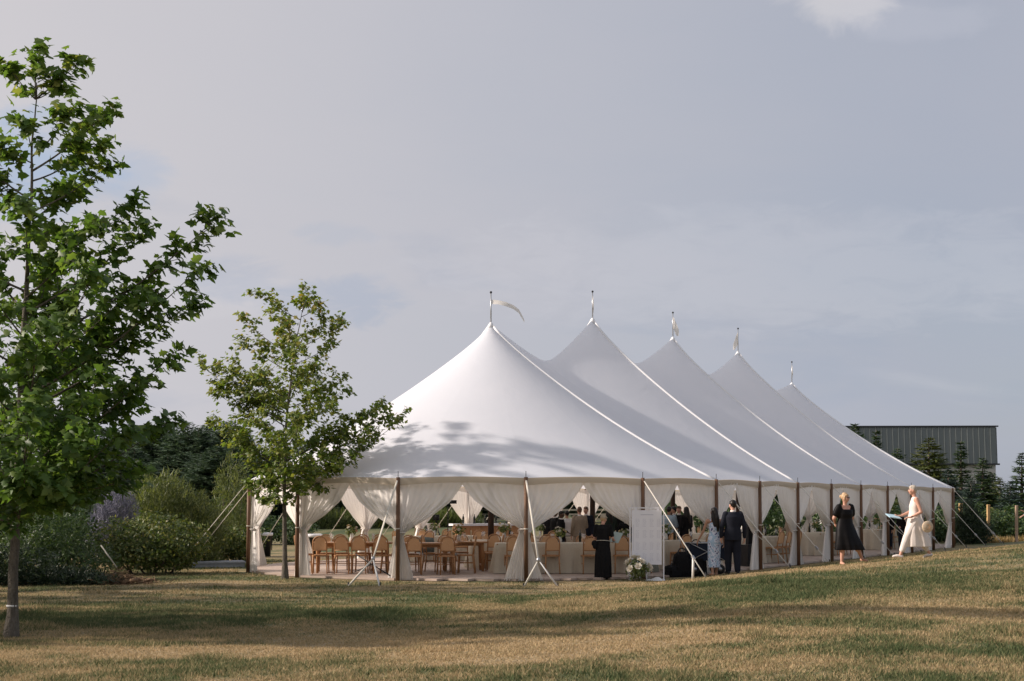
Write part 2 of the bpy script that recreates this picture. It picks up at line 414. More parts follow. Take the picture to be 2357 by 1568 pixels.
def axis_pts(lo, hi, step, far_lo, far_hi, n=26):
    fine = np.arange(lo, hi + step/2, step)
    k = np.linspace(0, 1, n+1)[1:]
    up = hi + (far_hi - hi)*k**2.6; dn = lo - (lo - far_lo)*k**2.6
    return np.concatenate([dn[::-1], fine, up])
xs = axis_pts(-16, 24, .22, -700, 700); ys = axis_pts(8, 52, .22, -60, 1600)
GX, GY = np.meshgrid(xs, ys, indexing='ij')
GZ = gz(GX, GY)
nx, ny = GX.shape
idx = np.arange(nx*ny).reshape(nx, ny)
F = np.stack([idx[:-1, :-1], idx[1:, :-1], idx[1:, 1:], idx[:-1, 1:]], -1).reshape(-1, 4)
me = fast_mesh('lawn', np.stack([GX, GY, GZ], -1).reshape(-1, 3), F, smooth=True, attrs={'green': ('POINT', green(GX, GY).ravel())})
def grass_mat(name, blades):
    m = bpy.data.materials.new(name); m.use_nodes = True
    t = m.node_tree; t.nodes.clear(); N = t.nodes.new; L = t.links.new
    out = N('ShaderNodeOutputMaterial'); b = N('ShaderNodeBsdfPrincipled'); b.inputs['Roughness'].default_value = .75; b.inputs['Specular IOR Level'].default_value = .15
    at = N('ShaderNodeAttribute'); at.attribute_name = 'green'
    geo = N('ShaderNodeNewGeometry')
    nz = N('ShaderNodeTexNoise'); nz.inputs['Scale'].default_value = 5.0; nz.inputs['Detail'].default_value = 6; nz.inputs['Roughness'].default_value = .7
    L(geo.outputs['Position'], nz.inputs['Vector'])
    ad = N('ShaderNodeMath'); ad.operation = 'MULTIPLY_ADD'; L(nz.outputs['Fac'], ad.inputs[0]); ad.inputs[1].default_value = 1.1; ad.inputs[2].default_value = -.55
    sm = N('ShaderNodeMath'); sm.operation = 'ADD'; L(at.outputs['Fac'], sm.inputs[0]); L(ad.outputs[0], sm.inputs[1])
    fac = sm.outputs[0]
    if blades:
        ar = N('ShaderNodeAttribute'); ar.attribute_name = 'rnd'
        a2 = N('ShaderNodeMath'); a2.operation = 'MULTIPLY_ADD'; L(ar.outputs['Fac'], a2.inputs[0]); a2.inputs[1].default_value = .8; a2.inputs[2].default_value = -.40
        a3 = N('ShaderNodeMath'); a3.operation = 'ADD'; L(fac, a3.inputs[0]); L(a2.outputs[0], a3.inputs[1]); fac = a3.outputs[0]
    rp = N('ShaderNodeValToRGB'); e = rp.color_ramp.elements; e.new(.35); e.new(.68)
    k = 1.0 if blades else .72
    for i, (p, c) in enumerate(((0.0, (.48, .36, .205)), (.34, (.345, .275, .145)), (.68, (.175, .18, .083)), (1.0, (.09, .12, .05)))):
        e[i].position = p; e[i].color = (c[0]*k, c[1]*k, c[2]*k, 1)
    L(fac, rp.inputs[0]); L(rp.outputs[0], b.inputs['Base Color'])
    if blades:
        tr = N('ShaderNodeBsdfTranslucent'); L(rp.outputs[0], tr.inputs['Color'])
        mx = N('ShaderNodeMixShader'); mx.inputs[0].default_value = .35; L(b.outputs[0], mx.inputs[1]); L(tr.outputs[0], mx.inputs[2]); L(mx.outputs[0], out.inputs[0])
    else:
        n2 = N('ShaderNodeTexNoise'); n2.inputs['Scale'].default_value = 22; n2.inputs['Detail'].default_value = 5
        L(geo.outputs['Position'], n2.inputs['Vector'])
        bp = N('ShaderNodeBump'); bp.inputs['Strength'].default_value = .8; bp.inputs['Distance'].default_value = .05
        L(n2.outputs['Fac'], bp.inputs['Height']); L(bp.outputs[0], b.inputs['Normal']); L(b.outputs[0], out.inputs[0])
    return m
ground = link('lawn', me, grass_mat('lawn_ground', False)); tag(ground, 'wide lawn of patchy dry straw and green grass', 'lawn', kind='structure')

# grass blades on the lawn in front of the tent
def blades(n, d0, d1, pw, hmin, hmax, wid):
    d = (d0**pw + (d1**pw - d0**pw)*rng.random(n))**(1/pw)
    x = (rng.random(n)*2 - 1)*(.42*d + 1.2)
    y = d
    clump = fbm(x, y, 1.6, 3, 7, 7)
    keep = (tent_sd(x, y) > .25) & (rng.random(n) < .35 + 1.0*clump)
    return x[keep], y[keep]
bx1, by1 = blades(470000, 10.2, 24, 1.25, 0, 0, 0)
bx2, by2 = blades(260000, 20, 46, 1.2, 0, 0, 0)
bx = np.concatenate([bx1, bx2]); by = np.concatenate([by1, by2]); n = len(bx)
bz = gz(bx, by) - .004
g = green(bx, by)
h = .74*(.022 + .038*rng.random(n)**1.6)*(.75 + .7*g)*(.6 + .9*fbm(bx, by, 2.5, 2, 9, 3))*(1 + 1.5*sstep(.66, .80, fbm(bx, by, 1.1, 3, 61, 23))); w = .0032 + .004*rng.random(n) + .00020*by
an = rng.random(n)*2*np.pi; le = rng.random(n)*1.3*h; la = rng.random(n)*2*np.pi
V0 = np.stack([bx - np.cos(an)*w, by - np.sin(an)*w, bz], -1)
V1 = np.stack([bx + np.cos(an)*w, by + np.sin(an)*w, bz], -1)
V2 = np.stack([bx + np.cos(la)*le, by + np.sin(la)*le, bz + h], -1)
VV = np.stack([V0, V1, V2], 1).reshape(-1, 3)
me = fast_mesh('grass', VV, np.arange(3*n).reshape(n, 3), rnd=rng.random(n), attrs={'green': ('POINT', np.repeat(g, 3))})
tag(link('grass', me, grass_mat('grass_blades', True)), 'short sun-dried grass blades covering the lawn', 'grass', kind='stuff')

# ------------------------------------------------------------------ tent
EAVE = 2.40
PEAKZ = [CAMZ+4.98, CAMZ+5.78, CAMZ+5.80, CAMZ+5.86, CAMZ+5.08]
SADZ = [CAMZ+4.22, CAMZ+4.66, CAMZ+4.76, CAMZ+4.50]
def gprof(t): return ((1-t)*(1-.28*t))*.967 + .033*math.exp(-t/.05)*(1-t)
def ridge(u):
    if u <= 0: return PEAKZ[0]
    if u >= LEN: return PEAKZ[4]
    i = min(3, int(u/S_BAY)); w = u/S_BAY - i; a = 2*w - 1
    k = (math.sqrt(a*a + .012) - math.sqrt(.012))/(math.sqrt(1.012) - math.sqrt(.012))
    k = k**1.12
    h = PEAKZ[i] if a < 0 else PEAKZ[i+1]
    return SADZ[i] + (h - SADZ[i])*k
def tpt(u, v, z): 
    p = P1 + AX*u + NR*v; return Vector((p.x, p.y, z))
def roof(u, v):
    uc = min(max(u, 0), LEN)
    t = min(1.0, math.hypot(u-uc, v)/TW)
    return EAVE + (ridge(uc) - EAVE)*gprof(t)
tent = empty('sailcloth_tent', (0, 0, 0))
tag(tent, 'long white sailcloth tent with five pointed peaks and brown side poles on the lawn', 'tent')

# outline stations: list of (outer point fn). every pole stands at a station
stations = []   # (u, v, outward dir u, v)
for k in range(8):        # near rounded end, from the lawn side round to the back
    th = math.pi*k/7; stations.append(('near', 0 - TW*math.sin(th), TW*math.cos(th), -math.sin(th), math.cos(th)))
for k in range(1, 9):     # back side
    stations.append(('back', 3.05*k, -TW, 0, -1))
for k in range(1, 8):
    th = math.pi*k/7; stations.append(('far', LEN + TW*math.sin(th), -TW*math.cos(th), math.sin(th), -math.cos(th)))
for k in range(7, 0, -1): # long side facing the lawn
    stations.append(('side', 3.05*k, TW, 0, 1))
NS = len(stations)
def apex(st):
    k, u, v, ou, ov = st
    return min(max(u, 0), LEN)
# canopy panels between neighbouring stations
for i in range(NS):
    a = stations[i]; b = stations[(i+1) % NS]
    ua, ub = apex(a), apex(b)
    end = abs(ua - ub) < 1e-6
    G = []
    for p in range(11):
        w = p/10; row = []
        for q in range(27):
            t = (q/26)**1.15
            if end:
                tha = math.atan2(a[4], a[3]); thb = math.atan2(b[4], b[3]); dth = (thb - tha + math.pi) % (2*math.pi) - math.pi
                th = tha + dth*w; r = TW*t
                # slight scallop of the cut edge between poles
                sc = 1 - .012*math.sin(math.pi*w)*t**6
                u, v = ua + math.cos(th)*r*sc, math.sin(th)*r*sc
                z = EAVE + (ridge(ua) - EAVE)*gprof(t)
            else:
                u = ua + (ub-ua)*w; sc = 1 - .012*math.sin(math.pi*w)*t**6
                v = a[2]*t*sc
                z = EAVE + (ridge(u) - EAVE)*gprof(t)
            z += .035*math.sin(math.pi*w)*t**8
            row.append(tpt(u, v, z))
        G.append(row)
    MB().grid(G).obj('canopy_panel', M_SAIL, tent)
    # valance hanging from the eave
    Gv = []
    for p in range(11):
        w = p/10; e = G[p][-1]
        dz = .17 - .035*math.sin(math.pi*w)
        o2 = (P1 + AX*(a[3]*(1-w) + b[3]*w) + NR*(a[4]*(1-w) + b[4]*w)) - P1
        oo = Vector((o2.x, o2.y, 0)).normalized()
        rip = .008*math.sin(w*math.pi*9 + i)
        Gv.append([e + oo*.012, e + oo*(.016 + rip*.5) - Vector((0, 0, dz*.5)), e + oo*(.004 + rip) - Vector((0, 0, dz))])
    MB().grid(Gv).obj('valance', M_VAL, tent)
# webbing seams from each peak down to the eave on both sides, and thin ones elsewhere
def seam(u0, v1, r, name='seam', bold=True):
    pts = []
    for q in range(25):
        t = q/24; v = v1*t
        pts.append(tpt(u0, v, EAVE + (ridge(u0) - EAVE)*gprof(abs(t)) + .006))
    MB().tube(pts, r, 6).obj(name, M_WELT, tent)
for i in range(5):
    for sgn in (1, -1): seam(S_BAY*i, TW*sgn, .042)
# peak collars, flag poles, pennants, centre poles
def pennant(fp, pts, wid):
    G = []
    for i, p in enumerate(pts):
        w = wid[i]; p = Vector(p); row = []
        for j in range(4):
            row.append(p + Vector((0, .02*math.sin(i*1.3 + j), -w*j/3)))
        G.append(row)
    return MB().grid(G).obj('pennant', M_PEN, fp)
M_PEN = mat('pennant_cloth', (.80, .77, .72), .8, transl=.45)
for i, p in enumerate(PK):
    z = PEAKZ[i]
    MB().lathe([(.10, -.12), (.075, -.02), (.04, .03), (.02, .05)], 12, (p.x, p.y, z)).obj('peak_cap', M_WELT, tent)
    fh = (.88, .88, .90, .92, .92)[i]
    fp = MB().tube([(p.x, p.y, z), (p.x, p.y, z+fh)], [.02, .014], 8).obj('flag_pole', M_STEEL, tent)
    MB().ell((p.x, p.y, z+fh), (.035, .035, .035)).obj('finial', M_BLACK, fp)
    X, Y, Z = p.x, p.y, z + fh - .2
    if i == 0:
        pts = [(X+.02, Y, Z), (X+.2, Y-.1, Z-.03), (X+.42, Y-.15, Z-.09), (X+.62, Y-.1, Z-.17), (X+.78, Y-.08, Z-.29), (X+.86, Y-.1, Z-.44), (X+.93, Y-.1, Z-.58)]
        pennant(fp, pts, [.13, .12, .12, .11, .10, .10, .08])
    elif i in (2, 3):
        s = 1 if i == 2 else -1
        pts = [(X, Y, Z+.08), (X+.04*s, Y-.06, Z), (X+.09*s, Y-.03, Z-.12), (X+.14*s, Y-.07, Z-.26), (X+.2*s, Y-.05, Z-.42)]
        pennant(fp, pts, [.40, .45, .44, .38, .2])
    else:
        pts = [(X, Y, Z+.1), (X+.02, Y-.05, Z), (X+.035, Y-.03, Z-.15), (X+.03, Y-.06, Z-.3)]
        pennant(fp, pts, [.34, .40, .36, .26])
    MB().tube([(p.x, p.y, .06), (p.x, p.y, z-.05)], [.085, .075], 12).obj('center_pole', M_DPOLE, tent)
# side poles, guy straps
def zpt(u, v, z): return tpt(u, v, z)
for i, st in enumerate(stations):
    kind, u, v, ou, ov = st
    r0 = TW + .05
    b = tpt(u + ou*.05, v + ov*.05, 0); b.z = min(0, gzf(b.x, b.y)) - .05
    top = tpt(u + ou*.02, v + ov*.02, EAVE + .02)
    pole = MB().tube([b, top], [.052, .046], 10).obj('side_pole', M_POLE, tent)
    for zz in (1.22,):
        f = (zz - b.z)/(top.z - b.z); c = b.lerp(top, f)
        MB().lathe([(.054, -.012), (.056, 0), (.054, .012)], 10, c).obj('band', M_STRAP, pole)
    MB().tube([top, top + Vector((0, 0, .14))], .008, 5).obj('pin', M_BLACK, pole)
    # strap
    out2 = AX*ou + NR*ov; o3 = Vector((out2.x, out2.y, 0))
    px = 1178.5 + FPX*b.x/b.y
    dist = 1.95
    stake = b + o3*dist; stake.z = gzf(stake.x, stake.y)
    s0 = top + o3*.06 - Vector((0, 0, .08))
    if kind == 'near' and i in (2, 3):
        ring = b + o3*(1.85 if i == 2 else 1.43); ring.z = .57
        gs = MB().tube([s0, ring], .024, 6, flat=.35).obj('guy_strap', M_STRAP, tent)
        MB().lathe([(.028, -.05), (.045, -.02), (.045, .03), (.02, .06)], 10, ring).obj('ratchet', M_STEEL, gs)
        sd = Vector((-o3.y, o3.x, 0))
        for sg, ln in ((1, .36), (-1, .30)):
            e = b + o3*(dist+.05) + sd*sg*(ln + .05); e.z = gzf(e.x, e.y) - .02
            MB().tube([ring, e], [.018, .024], 6).obj('strap_leg', M_WMATTE if sg > 0 else M_STRAP, gs)
            MB().tube([e - Vector((0, 0, .08)), e + Vector((0, 0, .10)) - o3*.02], .016, 6).obj('stake', M_BLACK, gs)
        if i == 3:
            c = ring - Vector((0, 0, .12))
            MB().tube([c + sd*.42 - Vector((0, 0, .25)) , c - sd*.42 + Vector((0, 0, .22))], .014, 6).obj('brace', M_BLACK, gs)
            MB().tube([c + Vector((0, 0, .02)), c - sd*.45 - Vector((0, 0, .18))], .01, 6).obj('brace', M_BLACK, gs)
    elif i != 4:
        if i == 1: stake = b + o3*2.25; stake.z = gzf(stake.x, stake.y)
        mid = s0.lerp(stake, .80)
        gs = MB().tube([s0, mid, stake], .019, 6, flat=.4).obj('guy_strap', M_STRAP, tent)
        MB().box(mid, (.05, .05, .11), (s0-stake).to_track_quat('Z', 'Y').to_matrix()).obj('ratchet', M_STEEL, gs)
        MB().tube([stake - Vector((0, 0, .10)), stake + Vector((0, 0, .13)) - o3*.03], .016, 6).obj('stake', M_BLACK, gs)
        if i in (0, NS-4):
            sag = s0.lerp(mid, .62) - Vector((0, 0, .16)) - o3*.05
            MB().tube([s0.lerp(mid, .3), sag, mid], .010, 5).obj('loose_rope', M_STRAP, gs)
        if i == 1:
            e = mid.copy(); e.z = gzf(e.x, e.y) - .02
            MB().tube([mid, e - o3*.02], .028, 7).obj('strap_leg', M_WMATTE, gs)

# ------------------------------------------------------------------ wooden floor of the tent, one board per object
floor = tag(empty('tent_floor', (0, 0, 0)), 'raised floor of brown boards under the tent', 'floor', kind='structure')
BW = .30; WF = TW - .12; nb = int((LEN + 2*WF)/BW); M_F2 = mat('floor_board_dark', (.36, .28, .225), .6, noise=(3, (.44, .35, .285), (1, 12, 1)))
for k in range(nb):
    u = -WF + (k + .5)*BW
    e = max(0, -u - 0, u - LEN); hw = math.sqrt(max(.05, WF*WF - e*e))
    c = P1 + AX*u
    M = Matrix(((NR.x, AX.x, 0), (NR.y, AX.y, 0), (0, 0, 1)))
    MB().box((0, 0, 0), (2*hw, BW-.008, .05)).obj('board', (M_FLOOR, M_F2)[(k*7 % 5) < 2], floor, (c.x, c.y, .035 + .0015*(k*13 % 3)), M.to_euler())

# ------------------------------------------------------------------ curtains
EDGE = [(0, 1.0), (.08, .955), (.39, .76), (.69, .44), (.875, .19), (1, .055)]
def interp(T, x):
    for (a, b), (c, d) in zip(T, T[1:]):
        if x <= c: 
            t = (x-a)/(c-a); return b + (d-b)*t
    return T[-1][1]
def curtain(A, B, out, z0, ztie, seed, name, label, group, wb, spread=1.0):
    """half a curtain hung from mid-bay, gathered at pole A (bay runs A->B)"""
    rd = random.Random(seed)
    e = (B - A); half = e.length/2; e.normalize()
    nf = rd.uniform(6.5, 9); ph = rd.uniform(0, 6.28); ph2 = rd.uniform(0, 6.28)
    G = []; NH, NL, NW = 20, 12, 34
    for i in range(NH + NL + 1):
        row = []
        for j in range(NW + 1):
            s = j/NW
            wob = math.sin(2*math.pi*nf*s + ph) + .45*math.sin(2*math.pi*nf*1.9*s + ph2) + .3*math.sin(2*math.pi*nf*.43*s + ph2*2)
            if i <= NH:
                f = (i/NH)
                w = (half*spread + .06)*interp(EDGE, f) + .05*f
                amp = .012 + .040*f**1.5
                x = .01 + s*w
                z = z0 + (ztie - z0)*f
                # the cloth sags: threads farther from the pole reach the tie along a longer path
                z -= .03*math.sin(math.pi*f)*s*s
                y = amp*wob - .05*f*s
            else:
                f = (i-NH)/NL
                w = .10 + (wb - .10)*(f**1.1)
                x = .02 + s*w + .03*math.sin(3*f + ph)*s
                amp = .036 + .012*f
                z = ztie + (.015 - ztie)*f
                if f > .93: z = max(z, .012)
                y = amp*wob*(.7 + .3*f) + .05*f*math.sin(ph)
            p = A + e*x + out*(-.075 + y)
            row.append(Vector((p.x, p.y, z)))
        G.append(row)
    c = MB().grid(G).obj(name, M_SHEER)
    tag(c, label, 'curtain', group)
    t = A + e*.055 - out*.06
    MB().tube([Vector((t.x + e.x*.085*math.cos(a) + out.x*.075*math.sin(a), t.y + e.y*.085*math.cos(a) + out.y*.075*math.sin(a), ztie)) for a in np.linspace(0, 2*math.pi, 12)[:-1]], .014, 5, closed=True).obj('tie_band', M_SHEER, c)
    return c
LAB = {'near': ('white sheer curtain tied back on the tent\'s rounded end facing the small maple', 'curtains on the rounded near end'),
       'side': ('shaded white curtain tied back along the tent\'s long side with slanting guy straps', 'curtains along the long side'),
       'back': ('sunlit white curtain gathered on the tent\'s far side, seen through the openings', 'curtains along the far side'),
       'far': ('white curtain tied back on the tent\'s rounded end beside the dark yew shrub', 'curtains on the rounded far end')}
NEARBAY = ['holding the seating chart', 'behind the catering worker', 'with the small wooden tables', 'with the long wooden table', 'just left of the slim maple trunk']
ORD = ['first', 'second', 'third', 'fourth', 'fifth', 'sixth', 'seventh', 'eighth']
for i in range(NS):
    a = stations[i]; b = stations[(i+1) % NS]
    kind = b[0] if i < 7 or b[0] != 'near' else 'side'
    if i < 7: kind = 'near'
    elif i < 15: kind = 'back'
    elif i < 22: kind = 'far'
    else: kind = 'side'
    A = P1 + AX*a[1] + NR*a[2]; B = P1 + AX*b[1] + NR*b[2]
    om = AX*(a[3]+b[3]) + NR*(a[4]+b[4]); om.normalize()
    rr = random.Random(i)
    lb, gp = LAB[kind]
    if kind == 'near' and i < 5: lb = 'white sheer curtain tied back in the bay ' + NEARBAY[i]
    if kind == 'side': lb = 'shaded white curtain in the %s bay along the tent\'s long side from the seating chart' % ORD[NS-1-i]
    for k, (X, Y) in enumerate(((A, B), (B, A))):
        wb = rr.uniform(.28, .52) if kind == 'near' else rr.uniform(.35, .70)
        zt = rr.uniform(1.12, 1.22) if kind != 'side' else rr.uniform(1.0, 1.2)
        sp = 1.0
        if kind == 'back': zt = rr.uniform(.95, 1.1); sp = .95
        curtain(X, Y, om, EAVE - .05, zt, i*2+k, 'curtain', lb, gp, wb, sp)
# ------------------------------------------------------------------ furniture
FZ = .062    # top of the floor boards
def rrect(w, d, r, n=5, z=0):
    pts = []
    for cx, cy, a0 in ((w/2-r, d/2-r, 0), (-w/2+r, d/2-r, 90), (-w/2+r, -d/2+r, 180), (w/2-r, -d/2+r, 270)):
        for k in range(n):
            a = R(a0 + 90*k/(n-1)); pts.append(Vector((cx + r*math.cos(a), cy + r*math.sin(a), z)))
    return pts
def slab(mb, pts, th):
    n = len(pts); vs = [p - Vector((0, 0, th)) for p in pts] + list(pts)
    mb.add(vs, [tuple(range(n-1, -1, -1)), tuple(range(n, 2*n))] + [(k, (k+1) % n, n+(k+1) % n, n+k) for k in range(n)], False); return mb
def make_chair():
    """cane-back bentwood chair, sitter looks towards +Y"""
    t = empty('cane_chair')
    seat = slab(MB(), rrect(.41, .42, .07, z=.47), .035).obj('seat', M_WOOD, t)
    slab(MB(), rrect(.32, .33, .06, z=.476), .01).obj('cane_seat', M_CANE, seat)
    for s in (-1, 1):
        MB().tube([(s*.18, .17, .45), (s*.195, .19, .0)], [.021, .015], 7).obj('leg', M_WOOD, t)
    # back loop
    pts = []
    for k in range(15):
        a = math.pi*k/14; x = -.172*math.cos(a)
        z = .74 + .19*math.sin(a)**.75
        y = -.19 - .07*(z-.47)/.45
        pts.append((x, y, z))
    lo = [(-.165, -.185, .46), (-.17, -.20, .6)]; hi = [(.17, -.20, .6), (.165, -.185, .46)]
    bf = MB().tube(lo + pts + hi, .017, 7).obj('back_frame', M_WOOD, t)
    MB().tube([(-.168, -.205, .585), (0, -.215, .585), (.168, -.205, .585)], .013, 6).obj('rail', M_WOOD, bf)
    G = []
    for i in range(7):
        row = []
        for j in range(5):
            u = -1 + 2*i/6; zt = .74 + .172*(max(0, 1-u*u))**.375 
            z = .59 + (zt - .60)*j/4; row.append(Vector((u*.158, -.19 - .07*(z-.47)/.45 - .008*(1-u*u), z)))
        G.append(row)
    MB().grid(G).obj('cane_panel', M_CANE, t)
    for s in (-1, 1):
        MB().tube([(s*.165, -.18, .46), (s*.18, -.235, 0)], [.021, .015], 7).obj('leg', M_WOOD, t)
    MB().tube([(-.19, .18, .24), (.19, .18, .24)], .009, 5).obj('stretcher', M_WOOD, t)
    for s in (-1, 1): MB().tube([(s*.19, .18, .26), (s*.195, -.208, .26)], .009, 5).obj('stretcher', M_WOOD, t)
    return t
def make_slat_chair():
    t = empty('slat_chair')
    slab(MB(), rrect(.42, .42, .04, z=.46), .035).obj('seat', M_WOOD, t)
    for s in (-1, 1):
        MB().tube([(s*.18, .18, .45), (s*.185, .19, .0)], [.02, .016], 7).obj('leg', M_WOOD, t)
        MB().tube([(s*.19, -.29, .93), (s*.185, -.20, .46), (s*.19, -.23, 0)], [.015, .02, .016], 7).obj('back_leg', M_WOOD, t)
    for z in (.91, .58): MB().box((0, -.21 - .09*(z-.46)/.47, z), (.37, .025, .05)).obj('rail', M_WOOD, t)
    for k in range(4):
        x = -.12 + .08*k; MB().box((x, -.255, .745), (.03, .014, .30), Matrix.Rotation(.19, 3, 'X')).obj('slat', M_WOOD, t)
    MB().tube([(-.18, .18, .22), (.18, .18, .22)], .009, 5).obj('stretcher', M_WOOD, t)
    return t
CH = make_chair(); SC = make_slat_chair(); used = {'c': False, 's': False}
def chair(x, y, rz, label, group, kind='c'):
    src = CH if kind == 'c' else SC
    o = src if not used[kind] else copy_tree(src)
    used[kind] = True
    o.location = (x, y, FZ); o.rotation_euler = (0, 0, rz)
    return tag(o, label, 'chair', group)
def wood_table(x, y, rz, L, W, label):
    t = tag(empty('wooden_table', (x, y, FZ), rz), label, 'table')
    np_ = 5; pw = W/np_
    for k in range(np_): MB().box((0, -W/2 + pw*(k+.5), .745), (L, pw-.004, .04)).obj('plank', M_TWOOD, t)
    MB().box((0, 0, .69), (L-.3, W-.24, .07)).obj('apron', M_TWOOD, t)
    for sx in (-1, 1):
        for sy in (-1, 1):
            MB().tube([(sx*(L/2-.13), sy*(W/2-.10), .725), (sx*(L/2-.13), sy*(W/2-.10), .62), (sx*(L/2-.12), sy*(W/2-.09), 0)], [.045, .045, .032], 8).obj('leg', M_WOOD, t)
        MB().box((sx*(L/2-.125), 0, .16), (.04, W-.2, .05)).obj('stretcher', M_WOOD, t)
    return t
def cloth_table(x, y, rz, L, W, label, clabel, m=None, rnd=False):
    t = tag(empty('banquet_table', (x, y, FZ), rz), label, 'table', 'banquet tables under linen')
    slab(MB(), rrect(L, W, W/2-.01 if rnd else .03, 8, z=.74), .03).obj('tabletop', M_TWOOD, t)
    for sx in (-1, 1):
        for sy in (-1, 1): MB().tube([(sx*(L/2-.35), sy*(W/2-.35), .71), (sx*(L/2-.35), sy*(W/2-.35), 0)], .02, 6).obj('leg', M_STEEL, t)
    # cloth: closed folded skirt with a top
    base = rrect(L+.03, W+.03, (W/2 if rnd else .09), 12 if rnd else 4)
    # resample the outline evenly
    per = []; n = len(base); N = 120
    seg = [(base[(k+1) % n]-base[k]).length for k in range(n)]; tot = sum(seg); k = 0; acc = 0
    for q in range(N):
        dd = tot*q/N
        while acc + seg[k] < dd: acc += seg[k]; k += 1
        per.append(base[k].lerp(base[(k+1) % n], (dd-acc)/max(seg[k], 1e-6)))
    rd = random.Random(int(x*100)+int(y*10)); ph = rd.uniform(0, 6)
    G = []
    for q, p in enumerate(per):
        o = (per[(q+1) % N] - per[q-1]); o = Vector((o.y, -o.x, 0)).normalized()
        wv = math.sin(q*1.35+ph) + .6*math.sin(q*.61+1.7*ph) + .3*math.sin(q*2.3)
        row = [Vector((p.x*.0, p.y*.0, .752)), Vector((p.x*.97, p.y*.97, .752)), p + Vector((0, 0, .745))]
        for j in range(1, 6):
            f = j/5; row.append(p + o*(.012*f + f*.055*wv + .06*f) + Vector((0, 0, .745 - f*.735)))
        G.append(row)
    c = MB().grid(G, True).obj('tablecloth', m or M_LINEN, None, (x, y, FZ), (0, 0, rz))
    tag(c, clabel, 'tablecloth', 'floor-length table linens')
    return t

# small things on the tables
def bloom_mesh(r, seed, layers=3):
    rd = random.Random(seed); mb = MB()
    for l in range(layers):
        n = 6 - l; rr = r*(1 - .28*l); tilt = .5 + .42*l
        for k in range(n):
            a = 2*math.pi*k/n + l*.5 + rd.uniform(-.15, .15)
            d = Vector((math.cos(a), math.sin(a), 0)); s = Vector((-d.y, d.x, 0))
            up = Vector((0, 0, 1))
            o = d*math.cos(tilt) + up*math.sin(tilt)
            b = up*(.12*r*l)
            mb.add([b, b + o*rr*.55 + s*rr*.45, b + o*rr + s*rr*.18 + up*.1*r, b + o*rr - s*rr*.18 + up*.1*r, b + o*rr*.55 - s*rr*.45], [(0, 1, 2, 3, 4)])
    mb.ell((0, 0, r*.3), (r*.28, r*.28, r*.25), None, 7, 4)
    return mb.mesh('bloom')
M_BLW = mat('bloom_white', (.74, .70, .60), .7, transl=.2); M_BLP = mat('bloom_peach', (.70, .47, .33), .7, transl=.2); M_BLY = mat('bloom_cream', (.70, .56, .30), .7, transl=.2)
M_LEAFA = foliage('arrangement_leaf', [(0, (.06, .09, .03)), (.6, (.14, .18, .06)), (1, (.26, .27, .10))], .25)
BLOOMS = {}
def bloom(m, r, seed):
    k = (m.name, round(r, 3), seed % 3)
    if k not in BLOOMS:
        me = bloom_mesh(r, seed); me.materials.append(m); BLOOMS[k] = me
    return BLOOMS[k]
def leaf_cloud(n, rad, size, seed, flat=1.0, zc=0.0):
    r = np.random.default_rng(seed)
    d = r.normal(size=(n, 3)); d /= np.linalg.norm(d, axis=1)[:, None]
    p = d*np.array(rad)*(r.random((n, 1))**.45) + np.array([0, 0, zc])
    return leaf_tris(p, d*.8 + r.normal(size=(n, 3))*.5 + np.array([0, 0, .3]), size*(.6 + .8*r.random(n)), r, 'oval')
TEMPL = {
 'oval': (np.array([(0, 0), (.30, .35), (.22, .75), (0, 1.05), (-.22, .75), (-.30, .35)]), [(0, 1, 5), (1, 2, 5), (2, 4, 5), (2, 3, 4)]),
 'maple': (np.array([(0, .28), (0, 0), (.26, -.04), (.24, .17), (.56, .34), (.28, .46), (.24, .66), (0, 1.0), (-.24, .66), (-.28, .46), (-.56, .34), (-.24, .17), (-.26, -.04)]),
           [(0, i, i+1) for i in range(1, 12)] + [(0, 12, 1)]),
 'needle': (np.array([(-.5, 0), (.5, 0), (0, 1.0)]), [(0, 1, 2)]),
}
def leaf_tris(pos, normal, size, r, kind, direc=None, width=1.0):
    """one leaf per position; returns verts, faces, per-face random"""
    T, Fc = TEMPL[kind]; n = len(pos); k = len(T)
    nn = normal/np.maximum(1e-6, np.linalg.norm(normal, axis=1))[:, None]
    if direc is None: direc = r.normal(size=(n, 3))
    dd = direc - nn*np.sum(direc*nn, 1)[:, None]; dd /= np.maximum(1e-6, np.linalg.norm(dd, axis=1))[:, None]
    ss = np.cross(dd, nn)
    size = np.asarray(size).reshape(n, 1, 1)
    X = T[:, 0].reshape(1, k, 1)*width; Y = T[:, 1].reshape(1, k, 1)
    fold = -(np.abs(T[:, 0])*.35 + T[:, 1]**2*.22).reshape(1, k, 1)
    V = pos[:, None, :] + size*(ss[:, None, :]*X + dd[:, None, :]*Y + nn[:, None, :]*fold)
    F = (np.array(Fc)[None, :, :] + (np.arange(n)*k)[:, None, None]).reshape(-1, 3)
    return V.reshape(-1, 3), F, np.repeat(r.random(n), len(Fc))
